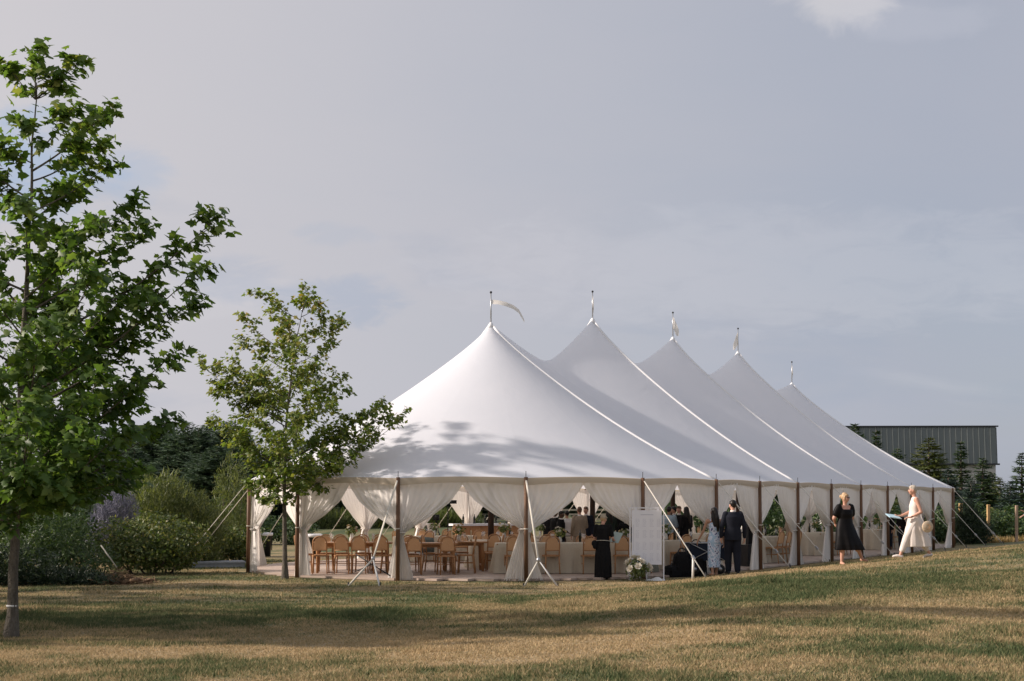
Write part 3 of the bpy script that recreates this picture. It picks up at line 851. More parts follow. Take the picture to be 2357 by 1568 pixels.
def bouquet(x, y, z, s, seed, label, cat='flowers', group='flower arrangements on the tables', nb=7, ground=False):
    rd = random.Random(seed)
    t = tag(empty('flower_arrangement', (x, y, z), rd.uniform(0, 6)), label, cat, group)
    if not ground:
        MB().lathe([(.045*s, 0), (.06*s, .06*s), (.05*s, .15*s), (.035*s, .2*s)], 10).obj('vase', M_WMATTE, t)
    V, F_, rn = leaf_cloud(110 if not ground else 420, (.2*s, .2*s, .17*s), .075*s if not ground else .07, seed, zc=.33*s if not ground else .2*s)
    link('foliage', fast_mesh('foliage', V, F_, rn), M_LEAFA, t)
    for k in range(nb):
        a = 2*math.pi*k/nb + rd.uniform(-.4, .4); e = rd.uniform(-.1, 1.2); rr = .19*s
        d = Vector((math.cos(a)*math.cos(e), math.sin(a)*math.cos(e), math.sin(e)))
        p = Vector((0, 0, .33*s if not ground else .2*s)) + Vector((d.x*rr, d.y*rr, d.z*rr*.95))
        m = (M_BLW, M_BLY, M_BLP, M_BLW, M_BLW)[rd.randrange(5)]
        o = link('bloom', bloom(m, .055*s if not ground else rd.choice((.075, .10)), seed+k), None, t, p)
        o.rotation_euler = Vector((d.x, d.y, d.z + .3)).to_track_quat('Z', 'Y').to_euler()
    return t
GLASS = MB().lathe([(.032, 0), (.032, .004), (.005, .01), (.004, .085), (.02, .10), (.038, .135), (.036, .18), (.031, .21)], 10).mesh('wine_glass'); GLASS.materials.append(M_GLASS)
BOTM = mat('dark_bottle_glass', (.018, .022, .012), .15, spec=.6)
BOT = MB().lathe([(.036, 0), (.037, .19), (.03, .22), (.014, .25), (.014, .31)], 10).mesh('wine_bottle'); BOT.materials.append(BOTM)
CANDLE = MB().lathe([(.03, 0), (.032, .07), (.02, .075), (.012, .08), (.012, .28), (.004, .285)], 8).mesh('candle'); CANDLE.materials.append(mat('candle_wax', (.72, .62, .42), .5, transl=.2))
def set_table(x, y, rz, L, W, seed, where, fl=True, gl=8, bottles=1):
    rd = random.Random(seed); ca, sa = math.cos(rz), math.sin(rz)
    w = lambda a, b: (x + ca*a - sa*b, y + sa*a + ca*b)
    z = FZ + .768
    if fl: 
        q = w(rd.uniform(-.2, .2)*L, 0); bouquet(q[0], q[1], z, rd.uniform(.7, .95), seed, 'flowers in a vase on ' + where)
    for k in range(gl):
        a = (-.42 + .84*(k//2 + .5)/max(1, gl/2))*L + rd.uniform(-.05, .05); b = (.5*W - .2)*(1 if k % 2 else -1) + rd.uniform(-.04, .04)
        q = w(a, b); tag(link('wine_glass', GLASS, None, None, (q[0], q[1], z)), 'stemmed glass on ' + where, 'glass', 'glasses on ' + where)
    for k in range(bottles):
        q = w(rd.uniform(-.3, .3)*L, rd.uniform(-.1, .1)); tag(link('wine_bottle', BOT, None, None, (q[0], q[1], z)), 'dark bottle on ' + where, 'bottle', 'bottles on ' + where)
    for k in range(2):
        q = w(rd.uniform(-.35, .35)*L, rd.uniform(-.15, .15)); tag(link('candle', CANDLE, None, None, (q[0], q[1], z)), 'slim candle on ' + where, 'candle', 'candles on ' + where)

TABX = []
def seats(x, y, rz, L, W, nside, where, group, ends=False, kind='c', jit=.08, seed=1, skip=()):
    rd = random.Random(seed); ca, sa = math.cos(rz), math.sin(rz); i = 0
    for sgn in (-1, 1):
        for k in range(nside):
            i += 1
            if i in skip: continue
            a = -L/2 + L*(k+.5)/nside + rd.uniform(-jit, jit); b = sgn*(W/2 + .16 + rd.uniform(-.03, .10))
            chair(x + ca*a - sa*b, y + sa*a + ca*b, rz + (0 if sgn < 0 else math.pi) + rd.uniform(-.18, .18), 'cane-back chair at ' + where if kind == 'c' else 'slat-back chair at ' + where, group, kind)
    if ends:
        for sgn in (-1, 1):
            a = sgn*(L/2 + .2); chair(x + ca*a, y + sa*a, rz + (-math.pi/2 if sgn < 0 else math.pi/2)*1 + rd.uniform(-.2, .2), 'cane-back chair at the end of ' + where, group, kind)
# bare wooden tables near the rounded end
T = [('a', PX(812, 36.2), 36.2, .10, 2.0, .95), ('b', PX(985, 35.6), 35.6, .06, 1.5, .9), ('c', PX(1066, 36.9), 36.9, .12, 1.2, .85)]
w1 = 'the bare wooden table beside the slim maple trunk'
wood_table(T[0][1], T[0][2], T[0][3], T[0][4], T[0][5], 'bare honey wood table with planked top set near the slim maple trunk')
seats(*T[0][1:], 4, w1, 'cane chairs by the slim maple', True, seed=3); set_table(*T[0][1:], 11, w1, True, 6, 0)
w2 = 'the low wooden table between the first two brown poles'
wood_table(T[1][1], T[1][2], T[1][3], T[1][4], T[1][5], 'bare wooden table with grey cushion behind it, between two tied curtains')
seats(*T[1][1:], 2, w2, 'cane chairs between the curtains', True, seed=5); 
w3 = 'the small wooden table next to the dark centre pole'
wood_table(T[2][1], T[2][2], T[2][3], T[2][4], T[2][5], 'small bare wooden table next to the dark centre pole')
seats(*T[2][1:], 1, w3, 'cane chairs beside the centre pole', True, seed=9, skip=(1,)); set_table(*T[2][1:], 13, w3, True, 2, 0)
# linen-covered tables
LT = [(1163, 38.8, .1, 1.9, 1.0, 'beige', 'the beige-clothed table behind the dark centre pole', 2, None),
      (1305, 36.0, .05, 3.6, 1.0, 'pale', 'the long pale-clothed table behind the waitress in black', 4, None),
      (1430, 36.6, .1, 1.5, 1.0, 'sage', 'the sage-clothed table behind the white seating board', 2, 's'),
      (1560, 38.3, .45, 2.0, 1.1, 'cream', 'the cream-clothed table behind the black bags', 2, None),
      (1745, 42.5, 1.03, 2.4, 1.1, 'pale', 'the clothed table inside the bay with the loose rope', 3, None),
      (1880, 48.6, 1.03, 2.4, 1.1, 'pale', 'the clothed table behind the woman in the black dress', 3, None),
      (2010, 54.5, 1.03, 2.4, 1.1, 'pale', 'the clothed bar table near the far rounded end', 2, None),
      (1010, 43.5, .5, 2.6, 1.1, 'pale', 'the clothed table under the far-side curtains', 3, None),
      (1240, 43.0, .5, 2.6, 1.1, 'pale', 'the clothed table among the standing guests', 3, None),
      (1470, 45.5, .6, 2.6, 1.1, 'pale', 'the clothed table behind the seating board, deep in the tent', 3, None),
      (1640, 47.5, .9, 2.4, 1.1, 'pale', 'the clothed table beyond the couple walking in', 3, None)]
for i, (px, d, rz, L_, W_, cn, where, ns, kd) in enumerate(LT):
    x = PX(px, d)
    cloth_table(x, d, rz, L_, W_, 'banquet table under linen: ' + where[4:], cn + ' floor-length cloth on ' + where, M_SAGE if cn == 'sage' else M_LINEN)
    seats(x, d, rz, L_, W_, ns, where, 'chairs at ' + where, kind=kd or 'c', seed=20+i)
    set_table(x, d, rz, L_, W_, 40+i, where, True, 8 if d < 40 else 4, 2 if i in (1, 3) else 1)
# grey cushion on a bench behind the low wooden table
def rounded(mb, c, d, r=.35):
    m = Matrix.Identity(3); return mb.ell(c, (d[0]/2, d[1]/2, d[2]/2), None, 12, 8)
t = tag(empty('bench', (PX(985, 37.2), 37.2, FZ), .06), 'low white bench behind the bare wooden table', 'bench')
MB().box((0, 0, .42), (1.6, .42, .06)).obj('seat', M_WMATTE, t)
for sx in (-1, 1): MB().box((sx*.7, 0, .195), (.06, .38, .39)).obj('leg', M_WOOD, t)
def cushion_mesh(w, h, th):
    G = []
    for i in range(9):
        row = []
        for j in range(9):
            u = -1+2*i/8; v = -1+2*j/8; k = (1-u**4)*(1-v**4)
            row.append(Vector((u*w/2*(1-.08*v*v), -th/2*math.sqrt(max(k, 0)), v*h/2*(1-.08*u*u))))
        G.append(row)
    mb = MB().grid(G); G2 = [[Vector((p.x, -p.y, p.z)) for p in row] for row in G]; mb.grid(G2[::-1]); return mb
tag(cushion_mesh(.5, .42, .16).obj('cushion', mat('grey_green_cloth', (.12, .145, .135), .9, noise=(30, (.16, .19, .18))), None, (PX(978, 37.1), 37.15, FZ+.66), (-.2, 0, .2)), 'grey-green cushion leaning on the white bench', 'cushion')

# bar at the back, wooden front with white top
t = tag(empty('bar_counter', (PX(1122, 47.5), 47.5, FZ), .55), 'orange wood bar counter with a white top at the back of the tent', 'bar')
for k in range(6): MB().box((-1.0+.4*k, 0, .5), (.392, .5, 1.0)).obj('front_panel', M_WOOD, t)
MB().box((0, 0, 1.04), (2.6, .65, .07)).obj('counter_top', M_WHITE, t)
MB().box((0, -.27, .04), (2.4, .05, .08)).obj('plinth', M_TWOOD, t)
for k in range(5):
    q = Matrix.Rotation(.55, 3, 'Z') @ Vector((-.9+.42*k, .05, 0)); tag(link('wine_bottle', BOT, None, None, (PX(1122, 47.5)+q.x, 47.5+q.y, FZ+1.077)), 'dark bottle lined up on the white bar top', 'bottle', 'bottles on the bar')
# white pedestal urn, camera tripod and light stand at the back
MB1 = MB().lathe([(.14, 0), (.14, .05), (.08, .1), (.07, .9), (.12, 1.0), (.15, 1.06), (.15, 1.1)], 14)
tag(MB1.obj('pedestal', M_WMATTE, None, (PX(990, 46), 46, FZ)), 'slim white pedestal standing beside the black tripod', 'pedestal')
t = tag(empty('camera_tripod', (PX(1004, 45.2), 45.2, FZ)), 'black camera on a tripod standing by the white pedestal', 'tripod')
for k in range(3):
    a = 2*math.pi*k/3 + .3; MB().tube([(0, 0, 1.0), (.42*math.cos(a), .42*math.sin(a), 0)], [.03, .015], 6).obj('leg', M_BLACK, t)
MB().tube([(0, 0, .95), (0, 0, 1.2)], .025, 6).obj('column', M_BLACK, t)
cb = MB().box((0, 0, 1.3), (.2, .13, .18)).obj('camera_body', M_BLACK, t)
MB().lathe([(.05, 0), (.055, .12), (.05, .14)], 10).obj('camera_lens', M_BLACK, cb, (0, -.06, 1.3), (R(90), 0, 0))
t = tag(empty('light_stand', (PX(1031, 44), 44, FZ)), 'thin black stand with a flat light head under the curtain', 'light stand')
MB().tube([(0, 0, .05), (0, 0, 1.75)], .016, 6).obj('stem', M_BLACK, t)
for k in range(3):
    a = 2*math.pi*k/3 + .9; MB().tube([(0, 0, .5), (.4*math.cos(a), .4*math.sin(a), 0)], .012, 6).obj('leg', M_BLACK, t)
hd = MB().box((.10, 0, 1.79), (.34, .12, .11)).obj('lamp_head', M_BLACK, t)
MB().box((.10, -.065, 1.79), (.30, .01, .08)).obj('lamp_panel', M_BLACK, hd)
# lidded bins behind the left curtains
def bin_(x, y, label, rz):
    t = tag(empty('waste_bin', (x, y, gzf(x, y)), rz), label, 'bin', 'black bins beyond the curtains')
    MB().lathe([(.20, 0), (.24, .72), (.27, .76), (.27, .8)], 16).obj('body', M_BLACK, t)
    MB().lathe([(.272, .70), (.285, .74), (.285, .80), (.24, .81), (.235, .72)], 16).obj('liner', M_WHITE, t)
    for k in range(4): MB().box((.24*math.cos(k*1.57), .24*math.sin(k*1.57), .45), (.03, .03, .5)).obj('rib', M_BLACK, t)
bin_(PX(609, 48.5), 48.5, 'black bin with white liner seen past the first curtain', .2)
bin_(PX(722, 46.5), 46.5, 'black bin with white liner behind the left end of the cane chairs', .5)
tag(MB().box((0, 0, .16), (1.5, .9, .05)).box((0, 0, .06), (1.45, .85, .15)).obj('platform', mat('grey_panel', (.24, .27, .31), .6, noise=(6, (.29, .32, .36))), None, (PX(500, 40.5), 40.5, -.02), (0, 0, .3)), 'low grey platform on the grass left of the tent', 'platform')

# ------------------------------------------------------------------ seating board on its white stand
d0 = 33.5; bx_, by_ = PX(1489, d0), d0; bzz = gzf(bx_, by_)
t = tag(empty('seating_board', (bx_, by_, bzz), -.04), 'tall white seating chart hung in a thin white frame stand on the grass', 'sign')
for s in (-1, 1):
    MB().box((s*.395, 0, .86), (.028, .03, 1.72)).obj('post', M_WHITE, t)
    MB().box((s*.395, .0, .012), (.04, .46, .024)).obj('foot', M_WHITE, t)
MB().box((0, 0, 1.705), (.762, .03, .028)).obj('cross_bar', M_WHITE, t)
MB().box((0, .05, .16), (.02, .03, .32), Matrix.Rotation(-.15, 3, 'X')).obj('rear_strut', M_WHITE, t)
M_BOARD = mat('board_face', (.80, .81, .86), .35, noise=(3, (.77, .78, .83)))
bd = MB().box((-.005, -.03, 1.01), (.70, .018, 1.28)).obj('panel', M_BOARD, t)
for s in (-1, 1): MB().box((s*.26, -.015, 1.675), (.05, .02, .06)).obj('hanger', M_WHITE, t)
M_INK = mat('grey_lettering', (.60, .61, .68), .6)
rd = random.Random(5)
# title and columns of names, too small to read in the photograph: rows of tiny grey strokes
MB().box((0, -.0405, 1.545), (.30, .002, .022)).obj('lettering', M_INK, bd)
for c in range(4):
    for g in range(4):
        mb = MB()
        for r_ in range(7):
            z = 1.44 - g*.27 - r_*.028; xx = -.265 + c*.165
            for wd in range(2):
                l = rd.uniform(.018, .045); mb.box((xx + l/2, -.0405, z), (l, .002, .009)); xx += l + .012
        mb.obj('lettering', M_INK, bd)
mb = MB()
for r_ in range(22): mb.box((-.315, -.0405, 1.30 - r_*.028), (.022, .002, .016))
mb.obj('lettering', M_INK, bd)
bouquet(PX(1468, 33.1), 33.1, gzf(PX(1468, 33.1), 33.1), 1.45, 77, 'mound of white and peach roses with greenery at the foot of the seating chart', 'flowers', None, 20, True)
# folded pale cloth beside the flowers
G = []
for i in range(10):
    row = []
    for j in range(7):
        u = i/9; v = j/6; row.append(Vector((-.2+.42*u, -.12+.24*v, .02+.10*math.sin(math.pi*u)**.7*math.sin(math.pi*v)*(.7+.3*math.sin(7*u+5*v)))))
    G.append(row)
qx, qd = PX(1506, 33.2), 33.2
tag(MB().grid(G).obj('cloth', M_WMATTE, None, (qx, qd, gzf(qx, qd)-.01), (0, 0, -.2)), 'crumpled pale cloth lying between the flowers and the white stand', 'cloth')
# black bags and the folding wagon by the couple
def bag(x, y, w, h, dp, label, rz, nm='duffel_bag'):
    t = tag(empty(nm, (x, y, gzf(x, y)+.0), rz), label, 'bag', 'black bags by the tent entrance')
    G = []
    for k in range(18):
        a = 2*math.pi*k/18; row = []
        for j in range(9):
            f = j/8; sq = lambda c, p: math.copysign(abs(c)**p, c)
            rr = (1 - .25*f**3)*math.sin(math.pi*min(1, .18+.66*f) if False else math.pi/2)*(.92+.08*math.sin(9*f+k*2.1))
            if j == 8: rr *= .55
            row.append(Vector((w/2*sq(math.cos(a), .55)*rr, dp/2*sq(math.sin(a), .55)*rr, h*f)))
        G.append(row)
    mb = MB().grid(G, True); mb.add([G[k][8] for k in range(18)], [tuple(range(18))]); mb.obj('body', M_BLKCL, t)
    MB().box((0, -dp/2*.98, h*.36), (w*.6, .05, h*.42)).obj('pocket', M_BLKCL, t)
    for s in (-1, 1):
        MB().tube([(s*w*.22, -dp*.40, h*.5), (s*w*.24, -dp*.30, h*1.02), (s*w*.12, -dp*.1, h*1.12), (0, 0, h*1.14)], .014, 6).obj('strap', M_BLACK, t)
    return t
bag(PX(1568, 35.0), 35.0, .46, .62, .34, 'tall black backpack behind the slanting guy strap', .2, 'backpack')
bag(PX(1602, 35.2), 35.2, .55, .80, .38, 'upright black equipment bag behind the strap leg', -.1)
bag(PX(1548, 34.9), 34.9, .5, .30, .34, 'low black bag lying in front of the cane chairs', .5)
wx, wy = PX(1622, 35.3), 35.3
t = tag(empty('folding_wagon', (wx, wy, FZ), .1), 'navy fabric folding wagon with crossed frame beside the woman in blue', 'wagon')
M_NVF = mat('navy_fabric', (.012, .018, .034), .8)
for nm, c, d in (('panel', (0, -.27, .55), (.86, .02, .42)), ('panel', (0, .27, .55), (.86, .02, .42)), ('panel', (-.43, 0, .55), (.02, .52, .42)), ('panel', (.43, 0, .55), (.02, .52, .42)), ('bottom', (0, 0, .35), (.84, .52, .02))):
    MB().box(c, d).obj(nm, M_NVF, t)
for s in (-1, 1):
    MB().tube([(-.40, s*.295, .36), (.40, s*.295, .75)], .011, 6).obj('frame_tube', M_STEEL, t)
    MB().tube([(.40, s*.295, .36), (-.40, s*.295, .75)], .011, 6).obj('frame_tube', M_STEEL, t)
    MB().tube([(-.44, s*.28, .77), (.44, s*.28, .77)], .014, 6).obj('rail', M_STEEL, t)
    for e in (-1, 1):
        w_ = MB().lathe([(.10, -.03), (.125, -.02), (.125, .02), (.10, .03)], 14).obj('wheel', M_BLACK, t, (e*.32, s*.28, .125), (R(90), 0, 0))
        MB().lathe([(.05, -.034), (.05, .034)], 10).obj('hub', M_STEEL, w_)
        MB().tube([(e*.32, s*.28, .125), (e*.34, s*.27, .36)], .012, 6).obj('leg', M_STEEL, t)
MB().tube([(-.44, 0, .36), (-.62, 0, .8), (-.66, 0, .95)], .014, 6).obj('handle', M_STEEL, t)
# black loudspeaker leaning dark panel behind the rope
t = tag(empty('loudspeaker', (PX(1725, 39.6), 39.6, FZ), .4), 'tall black column loudspeaker inside the tent behind the loose rope', 'loudspeaker')
MB().box((0, 0, .30), (.36, .40, .60)).obj('base_cabinet', M_BLACK, t)
MB().box((0, 0, 1.05), (.16, .14, .90)).obj('column', M_BLACK, t)
MB().box((0, -.072, 1.05), (.13, .006, .84)).obj('grille', M_BLKCL, t)
# ------------------------------------------------------------------ people
def capsule(mb, a, ra, b, rb, n=10):
    a = Vector(a); b = Vector(b); d = b - a; L = max(d.length, 1e-5); t = d/L
    pts = []; rad = []
    for k in range(4):
        an = math.pi/2*(1 - k/4); pts.append(a - t*ra*math.sin(an)); rad.append(max(ra*math.cos(an), ra*.12))
    pts.append(a); rad.append(ra); pts.append(b); rad.append(rb)
    for k in range(1, 5):
        an = math.pi/2*k/4; pts.append(b + t*rb*math.sin(an)); rad.append(max(rb*math.cos(an), rb*.12))
    mb.tube(pts, rad, n)
def limb(mb, pts, rad):
    for i in range(len(pts)-1): capsule(mb, pts[i], rad[i], pts[i+1], rad[i+1])
def loft(mb, secs, n=40, folds=0, ph=0.0):
    """secs: (z, rx, ry, cx, cy, fold amplitude)"""
    G = []
    for k in range(n):
        a = 2*math.pi*k/n; row = []
        for (z, rx, ry, cx, cy, fa) in secs:
            w = 1 + fa*(math.sin(folds*a + ph) + .5*math.sin((folds*1.7)*a + 2*ph + z*3))
            row.append(Vector((cx + rx*w*math.cos(a), cy + ry*w*math.sin(a), z)))
        G.append(row)
    mb.grid(G, True); m = len(secs)
    mb.add([G[k][0] for k in range(n)], [tuple(range(n-1, -1, -1))]); mb.add([G[k][m-1] for k in range(n)], [tuple(range(n))])
def blob(name, mb, mat_, parent, vox, smooth=2, loc=None, rot=None):
    me = mb.mesh('tmp'); o = bpy.data.objects.new('tmp', me); col.objects.link(o)
    r = o.modifiers.new('r', 'REMESH'); r.mode = 'VOXEL'; r.voxel_size = vox; r.use_smooth_shade = True
    if smooth:
        s = o.modifiers.new('s', 'SMOOTH'); s.factor = .5; s.iterations = smooth
    dg = bpy.context.evaluated_depsgraph_get(); dg.update()
    res = bpy.data.meshes.new_from_object(o.evaluated_get(dg)); res.name = name
    bpy.data.objects.remove(o); bpy.data.meshes.remove(me)
    res.polygons.foreach_set('use_smooth', [True]*len(res.polygons))
    res.materials.clear()
    return link(name, res, mat_, parent, loc, rot)

def S(v, H): return Vector(v)*H
def person(label, loc, rz, H, pose, outfit, hair, skin=None, vox=.0125, group=None, build=1.0, cat='person'):
    skin = skin or M_SKIN
    J = dict(hipL=(-.052, 0, .52), hipR=(.052, 0, .52), kneeL=(-.056, .008, .285), kneeR=(.056, .008, .285), ankL=(-.058, -.008, .045), ankR=(.058, -.008, .045),
             toeL=None, toeR=None, shL=(-.102, 0, .805), shR=(.102, 0, .805), elL=(-.135, -.015, .635), elR=(.135, -.015, .635), wrL=(-.14, .03, .485), wrR=(.14, .03, .485),
             head=(0, .008, .928), neck=(0, 0, .84), pel=(0, 0, .53), face=0.0)
    J.update(pose); face = J.pop('face')
    J = {k: (Vector(v)*H if v is not None else None) for k, v in J.items()}
    b = build; mb = MB()
    # trunk
    pel = J['pel']; ch = (J['shL'] + J['shR'])/2 - Vector((0, 0, .085*H)); wa = pel.lerp(ch, .48)
    mb.ell(pel, (.088*b*H, .062*b*H, .065*H)); mb.ell(wa, (.073*b*H, .052*b*H, .085*H)); mb.ell(ch, (.084*b*H, .058*b*H, .085*H))
    capsule(mb, J['shL']*.86 + ch*.14, .034*H, J['shR']*.86 + ch*.14, .034*H)
    limb(mb, [ch + Vector((0, 0, .05*H)), J['neck'], J['head'] - Vector((0, .01*H, .035*H))], [.036*H, .028*H, .028*H])
    # head with face, turned by `face` about the vertical
    Mf = Matrix.Rotation(face, 3, 'Z'); hd = J['head']
    hp = lambda x, y, z: hd + Mf @ (Vector((x, y, z))*H)
    mb.ell(hd, (.041*H, .050*H, .058*H), Mf, 12, 9); mb.ell(hp(0, .014, -.030), (.031*H, .036*H, .034*H), Mf)
    capsule(mb, hp(0, .047, .008), .006*H, hp(0, .060, -.012), .0085*H); 
    for s in (-1, 1):
        mb.ell(hp(s*.042, -.004, -.004), (.006*H, .012*H, .018*H), Mf, 8, 5); mb.ell(hp(s*.022, .036, -.014), (.015*H, .014*H, .014*H), Mf, 8, 5)
    mb.ell(hp(0, .043, -.034), (.014*H, .009*H, .008*H), Mf, 8, 5)
    # limbs
    for s, sg in (('L', -1), ('R', 1)):
        limb(mb, [J['sh'+s], J['el'+s], J['wr'+s]], [.028*b*H, .022*b*H, .0145*H])
        fd = (J['wr'+s] - J['el'+s]).normalized()
        hdv = J.get('hand'+s); hdir = (hdv - J['wr'+s]).normalized() if hdv is not None else (fd*.75 + Vector((0, .15, -.35))).normalized()
        side = hdir.cross(Vector((0, 0, 1)));  side = side.normalized() if side.length > .2 else Vector((0, 1, 0))
        if abs(hdir.z) > .6: side = Vector((0, 1, 0)) - hdir*hdir.y; side.normalize()
        pn = hdir.cross(side)*(-sg); palm = J['wr'+s] + hdir*.028*H
        capsule(mb, J['wr'+s] + hdir*.012*H + side*.006*H, .0125*H, palm + hdir*.018*H + side*.010*H, .0115*H, 8)
        capsule(mb, J['wr'+s] + hdir*.012*H - side*.006*H, .0125*H, palm + hdir*.018*H - side*.010*H, .0115*H, 8)
        for q, ln in ((1.5, .030), (.5, .036), (-.5, .034), (-1.5, .026)):
            f0 = palm + hdir*.022*H + side*(q*.0105*H); f1 = f0 + hdir*ln*.6*H + pn*.006*H; f2 = f1 + hdir*ln*.45*H + pn*.016*H
            capsule(mb, f0, .0066*H, f1, .0062*H, 7); capsule(mb, f1, .0062*H, f2, .0054*H, 7)
        th = J['wr'+s] + hdir*.018*H + side*.016*H
        capsule(mb, th, .008*H, th + (hdir*.6 + side*.7).normalized()*.026*H + pn*.008*H, .0066*H, 7)
        limb(mb, [J['hip'+s], J['knee'+s], J['ank'+s]], [.052*b*H, .0335*b*H, .021*H])
        calf = J['knee'+s].lerp(J['ank'+s], .3); mb.ell(calf - Vector((0, .008*H, 0)), (.031*b*H, .033*b*H, .06*H))
        td = J['toe'+s] if J['toe'+s] is not None else Vector((sg*.02, .085, -.030))*H
        J['toe'+s] = td
        capsule(mb, J['ank'+s] - Vector((0, .014*H, .018*H)), .020*H, J['ank'+s] + td, .017*H, 8)
    body = blob('person', mb, skin, None, vox, 2)
    body.location = loc; body.rotation_euler = (0, 0, rz)
    tag(body, label, cat, group)
    for s in (-1, 1):
        MB().ell(hp(s*.0175, .0465, .006), (.0062*H, .0035*H, .004*H), Mf, 8, 5).obj('eye', M_EYE, body)
        MB().ell(hp(s*.0175, .048, .017), (.011*H, .0035*H, .0026*H), Mf, 8, 5).obj('eyebrow', M_HBROWN if hair[1] is not M_HDARK else M_HDARK, body)
    MB().ell(hp(0, .0505, -.034), (.0125*H, .0035*H, .0042*H), Mf, 8, 5).obj('mouth', M_LIP, body)
    # hair
    hk, hm = hair; mb = MB()
    if hk:
        mb.ell(hp(0, -.010, .014), (.0465*H, .050*H, .056*H), Mf, 12, 8)
        mb.ell(hp(0, .020, .036), (.036*H, .030*H, .024*H), Mf)
        if hk == 'long':
            limb(mb, [hp(0, -.030, .0), hp(0, -.055, -.09), hp(.01, -.062, -.19), hp(.015, -.06, -.27)], [.038*H, .041*H, .037*H, .020*H])
            for s in (-1, 1): limb(mb, [hp(s*.034, .0, .0), hp(s*.045, -.02, -.08), hp(s*.035, -.05, -.2)], [.016*H, .022*H, .018*H])
        if hk == 'bun':
            mb.ell(hp(0, -.062, .022), (.026*H, .024*H, .026*H), Mf); mb.ell(hp(0, -.01, .058), (.034*H, .038*H, .02*H), Mf)
            for s in (-1, 1): limb(mb, [hp(s*.040, .012, .02), hp(s*.043, .004, -.03)], [.012*H, .008*H])
        if hk == 'short':
            mb.ell(hp(.004, .0, .040), (.036*H, .044*H, .030*H), Mf, 10, 7); mb.ell(hp(0, -.038, -.012), (.034*H, .016*H, .030*H), Mf, 8, 5)
        blob('hair', mb, hm, body, vox*.9, 1)
    return body, J, hp, Mf
def trousers(body, J, H, m, vox, k=1.28, low=None, b=1.0):
    mb = MB()
    mb.ell(J['pel'], (.098*b*H, .074*b*H, .070*H))
    for s in 'LR':
        ak = J['knee'+s].lerp(J['ank'+s], .93 if low is None else low)
        limb(mb, [J['hip'+s], J['knee'+s], ak], [.064*b*H, .050*k/1.2*b*H, .038*k/1.2*H])
        mb.ell(J['knee'+s].lerp(J['ank'+s], .3) - Vector((0, .008*H, 0)), (.040*b*H, .043*b*H, .07*H))
    return blob('trousers', mb, m, body, vox, 2)
def shoes(body, J, H, m, vox=.01, k=1.0, nm='shoe'):
    for s in 'LR':
        mb = MB(); a = J['ank'+s]; t = J['toe'+s]
        capsule(mb, a - Vector((0, .016*H, .022*H)), .023*H*k, a + t*.55 - Vector((0, 0, .004*H)), .022*H*k, 9)
        capsule(mb, a + t*.5 - Vector((0, 0, .004*H)), .021*H*k, a + t*1.06, .017*H*k, 9)
        blob(nm, mb, m, body, vox, 1)
def top(body, J, H, m, vox, nm, z0, z1=.835, k=1.16, sleeve=None, b=1.0, extra=None, fl=1.0):
    """upper garment from height z0 to the shoulders; sleeve: 0..2 how far down the arm"""
    mb = MB(); pel = J['pel']; ch = (J['shL']+J['shR'])/2 - Vector((0, 0, .085*H))
    dx = lambda z: pel.lerp(ch, (z*H - pel.z)/(ch.z - pel.z))
    def sec(z, rx, ry, fa=0.0): c = dx(z); return (z*H if abs(ch.z/H - .72) < .03 else c.z, rx*k*b*H, ry*k*b*H, c.x, c.y, fa)
    secs = [sec(z0, .090*fl, .068*fl)]
    if z0 < .56: secs += [sec(.56, .088, .065)]
    secs += [sec(.63, .078, .058), sec(.70, .086, .061), sec(.765, .092, .060), sec(.80, .078, .046), sec(min(z1, .832), .046, .036)]
    loft(mb, secs, 28)
    capsule(mb, J['shL']*.84 + ch*.16, .036*H, J['shR']*.84 + ch*.16, .036*H)
    for s in 'LR': capsule(mb, J['neck'] + Vector((0, -.004*H, -.020*H)), .026*H, J['sh'+s]*.8 + ch*.2, .033*H)
    if sleeve is not None:
        for s in 'LR':
            pts = [J['sh'+s]*.985 + ch*.015]; rad = [.0385*b*H]
            if sleeve <= 1: pts.append(J['sh'+s].lerp(J['el'+s], sleeve)); rad.append(.033*b*H)
            else: pts += [J['el'+s], J['el'+s].lerp(J['wr'+s], sleeve-1)]; rad += [.031*b*H, .024*b*H]
            limb(mb, pts, rad)
    if extra: extra(mb)
    return blob(nm, mb, m, body, vox, 2)
def collar(body, J, H, m):
    c = J['neck']; MB().lathe([(.040*H, -.022*H), (.036*H, 0), (.033*H, .016*H), (.028*H, .016*H)], 14, c).obj('shirt_collar', m, body)

# ---- waitress with clipboard
H = 1.57; d = 33.75; x = PX(1388, d); z = gzf(x, d)
b, J, hp, Mf = person('catering worker in black with a tan cap and tied apron, seen from behind', (x, d, z), -.35, H,
    dict(elR=(.15, .01, .635), wrR=(.12, .15, .59), handR=(.11, .22, .585), elL=(-.14, .02, .635), wrL=(-.04, .16, .59), handL=(.02, .2, .59), head=(0, .03, .915), face=-.2), None, ('cap', M_HBLOND))
top(b, J, H, M_BLKCL, .0125, 'shirt', .50, sleeve=.8, k=1.22)
mb = MB(); loft(mb, [(z_*H, rx*H, ry*H, 0, .0, fa) for z_, rx, ry, fa in ((.03, .128, .108, .09), (.2, .126, .102, .08), (.4, .118, .092, .05), (.56, .100, .078, .0), (.62, .088, .066, 0))], 44, 9, .6)
blob('apron_skirt', mb, M_BLKCL, b, .013, 1)
MB().tube([Vector((.103*H*math.cos(a), .082*H*math.sin(a), .585*H - .012*H*math.sin(a))) for a in np.linspace(0, 2*math.pi, 20)[:-1]], .006, 5, closed=True).obj('apron_string', M_STRAP, b)
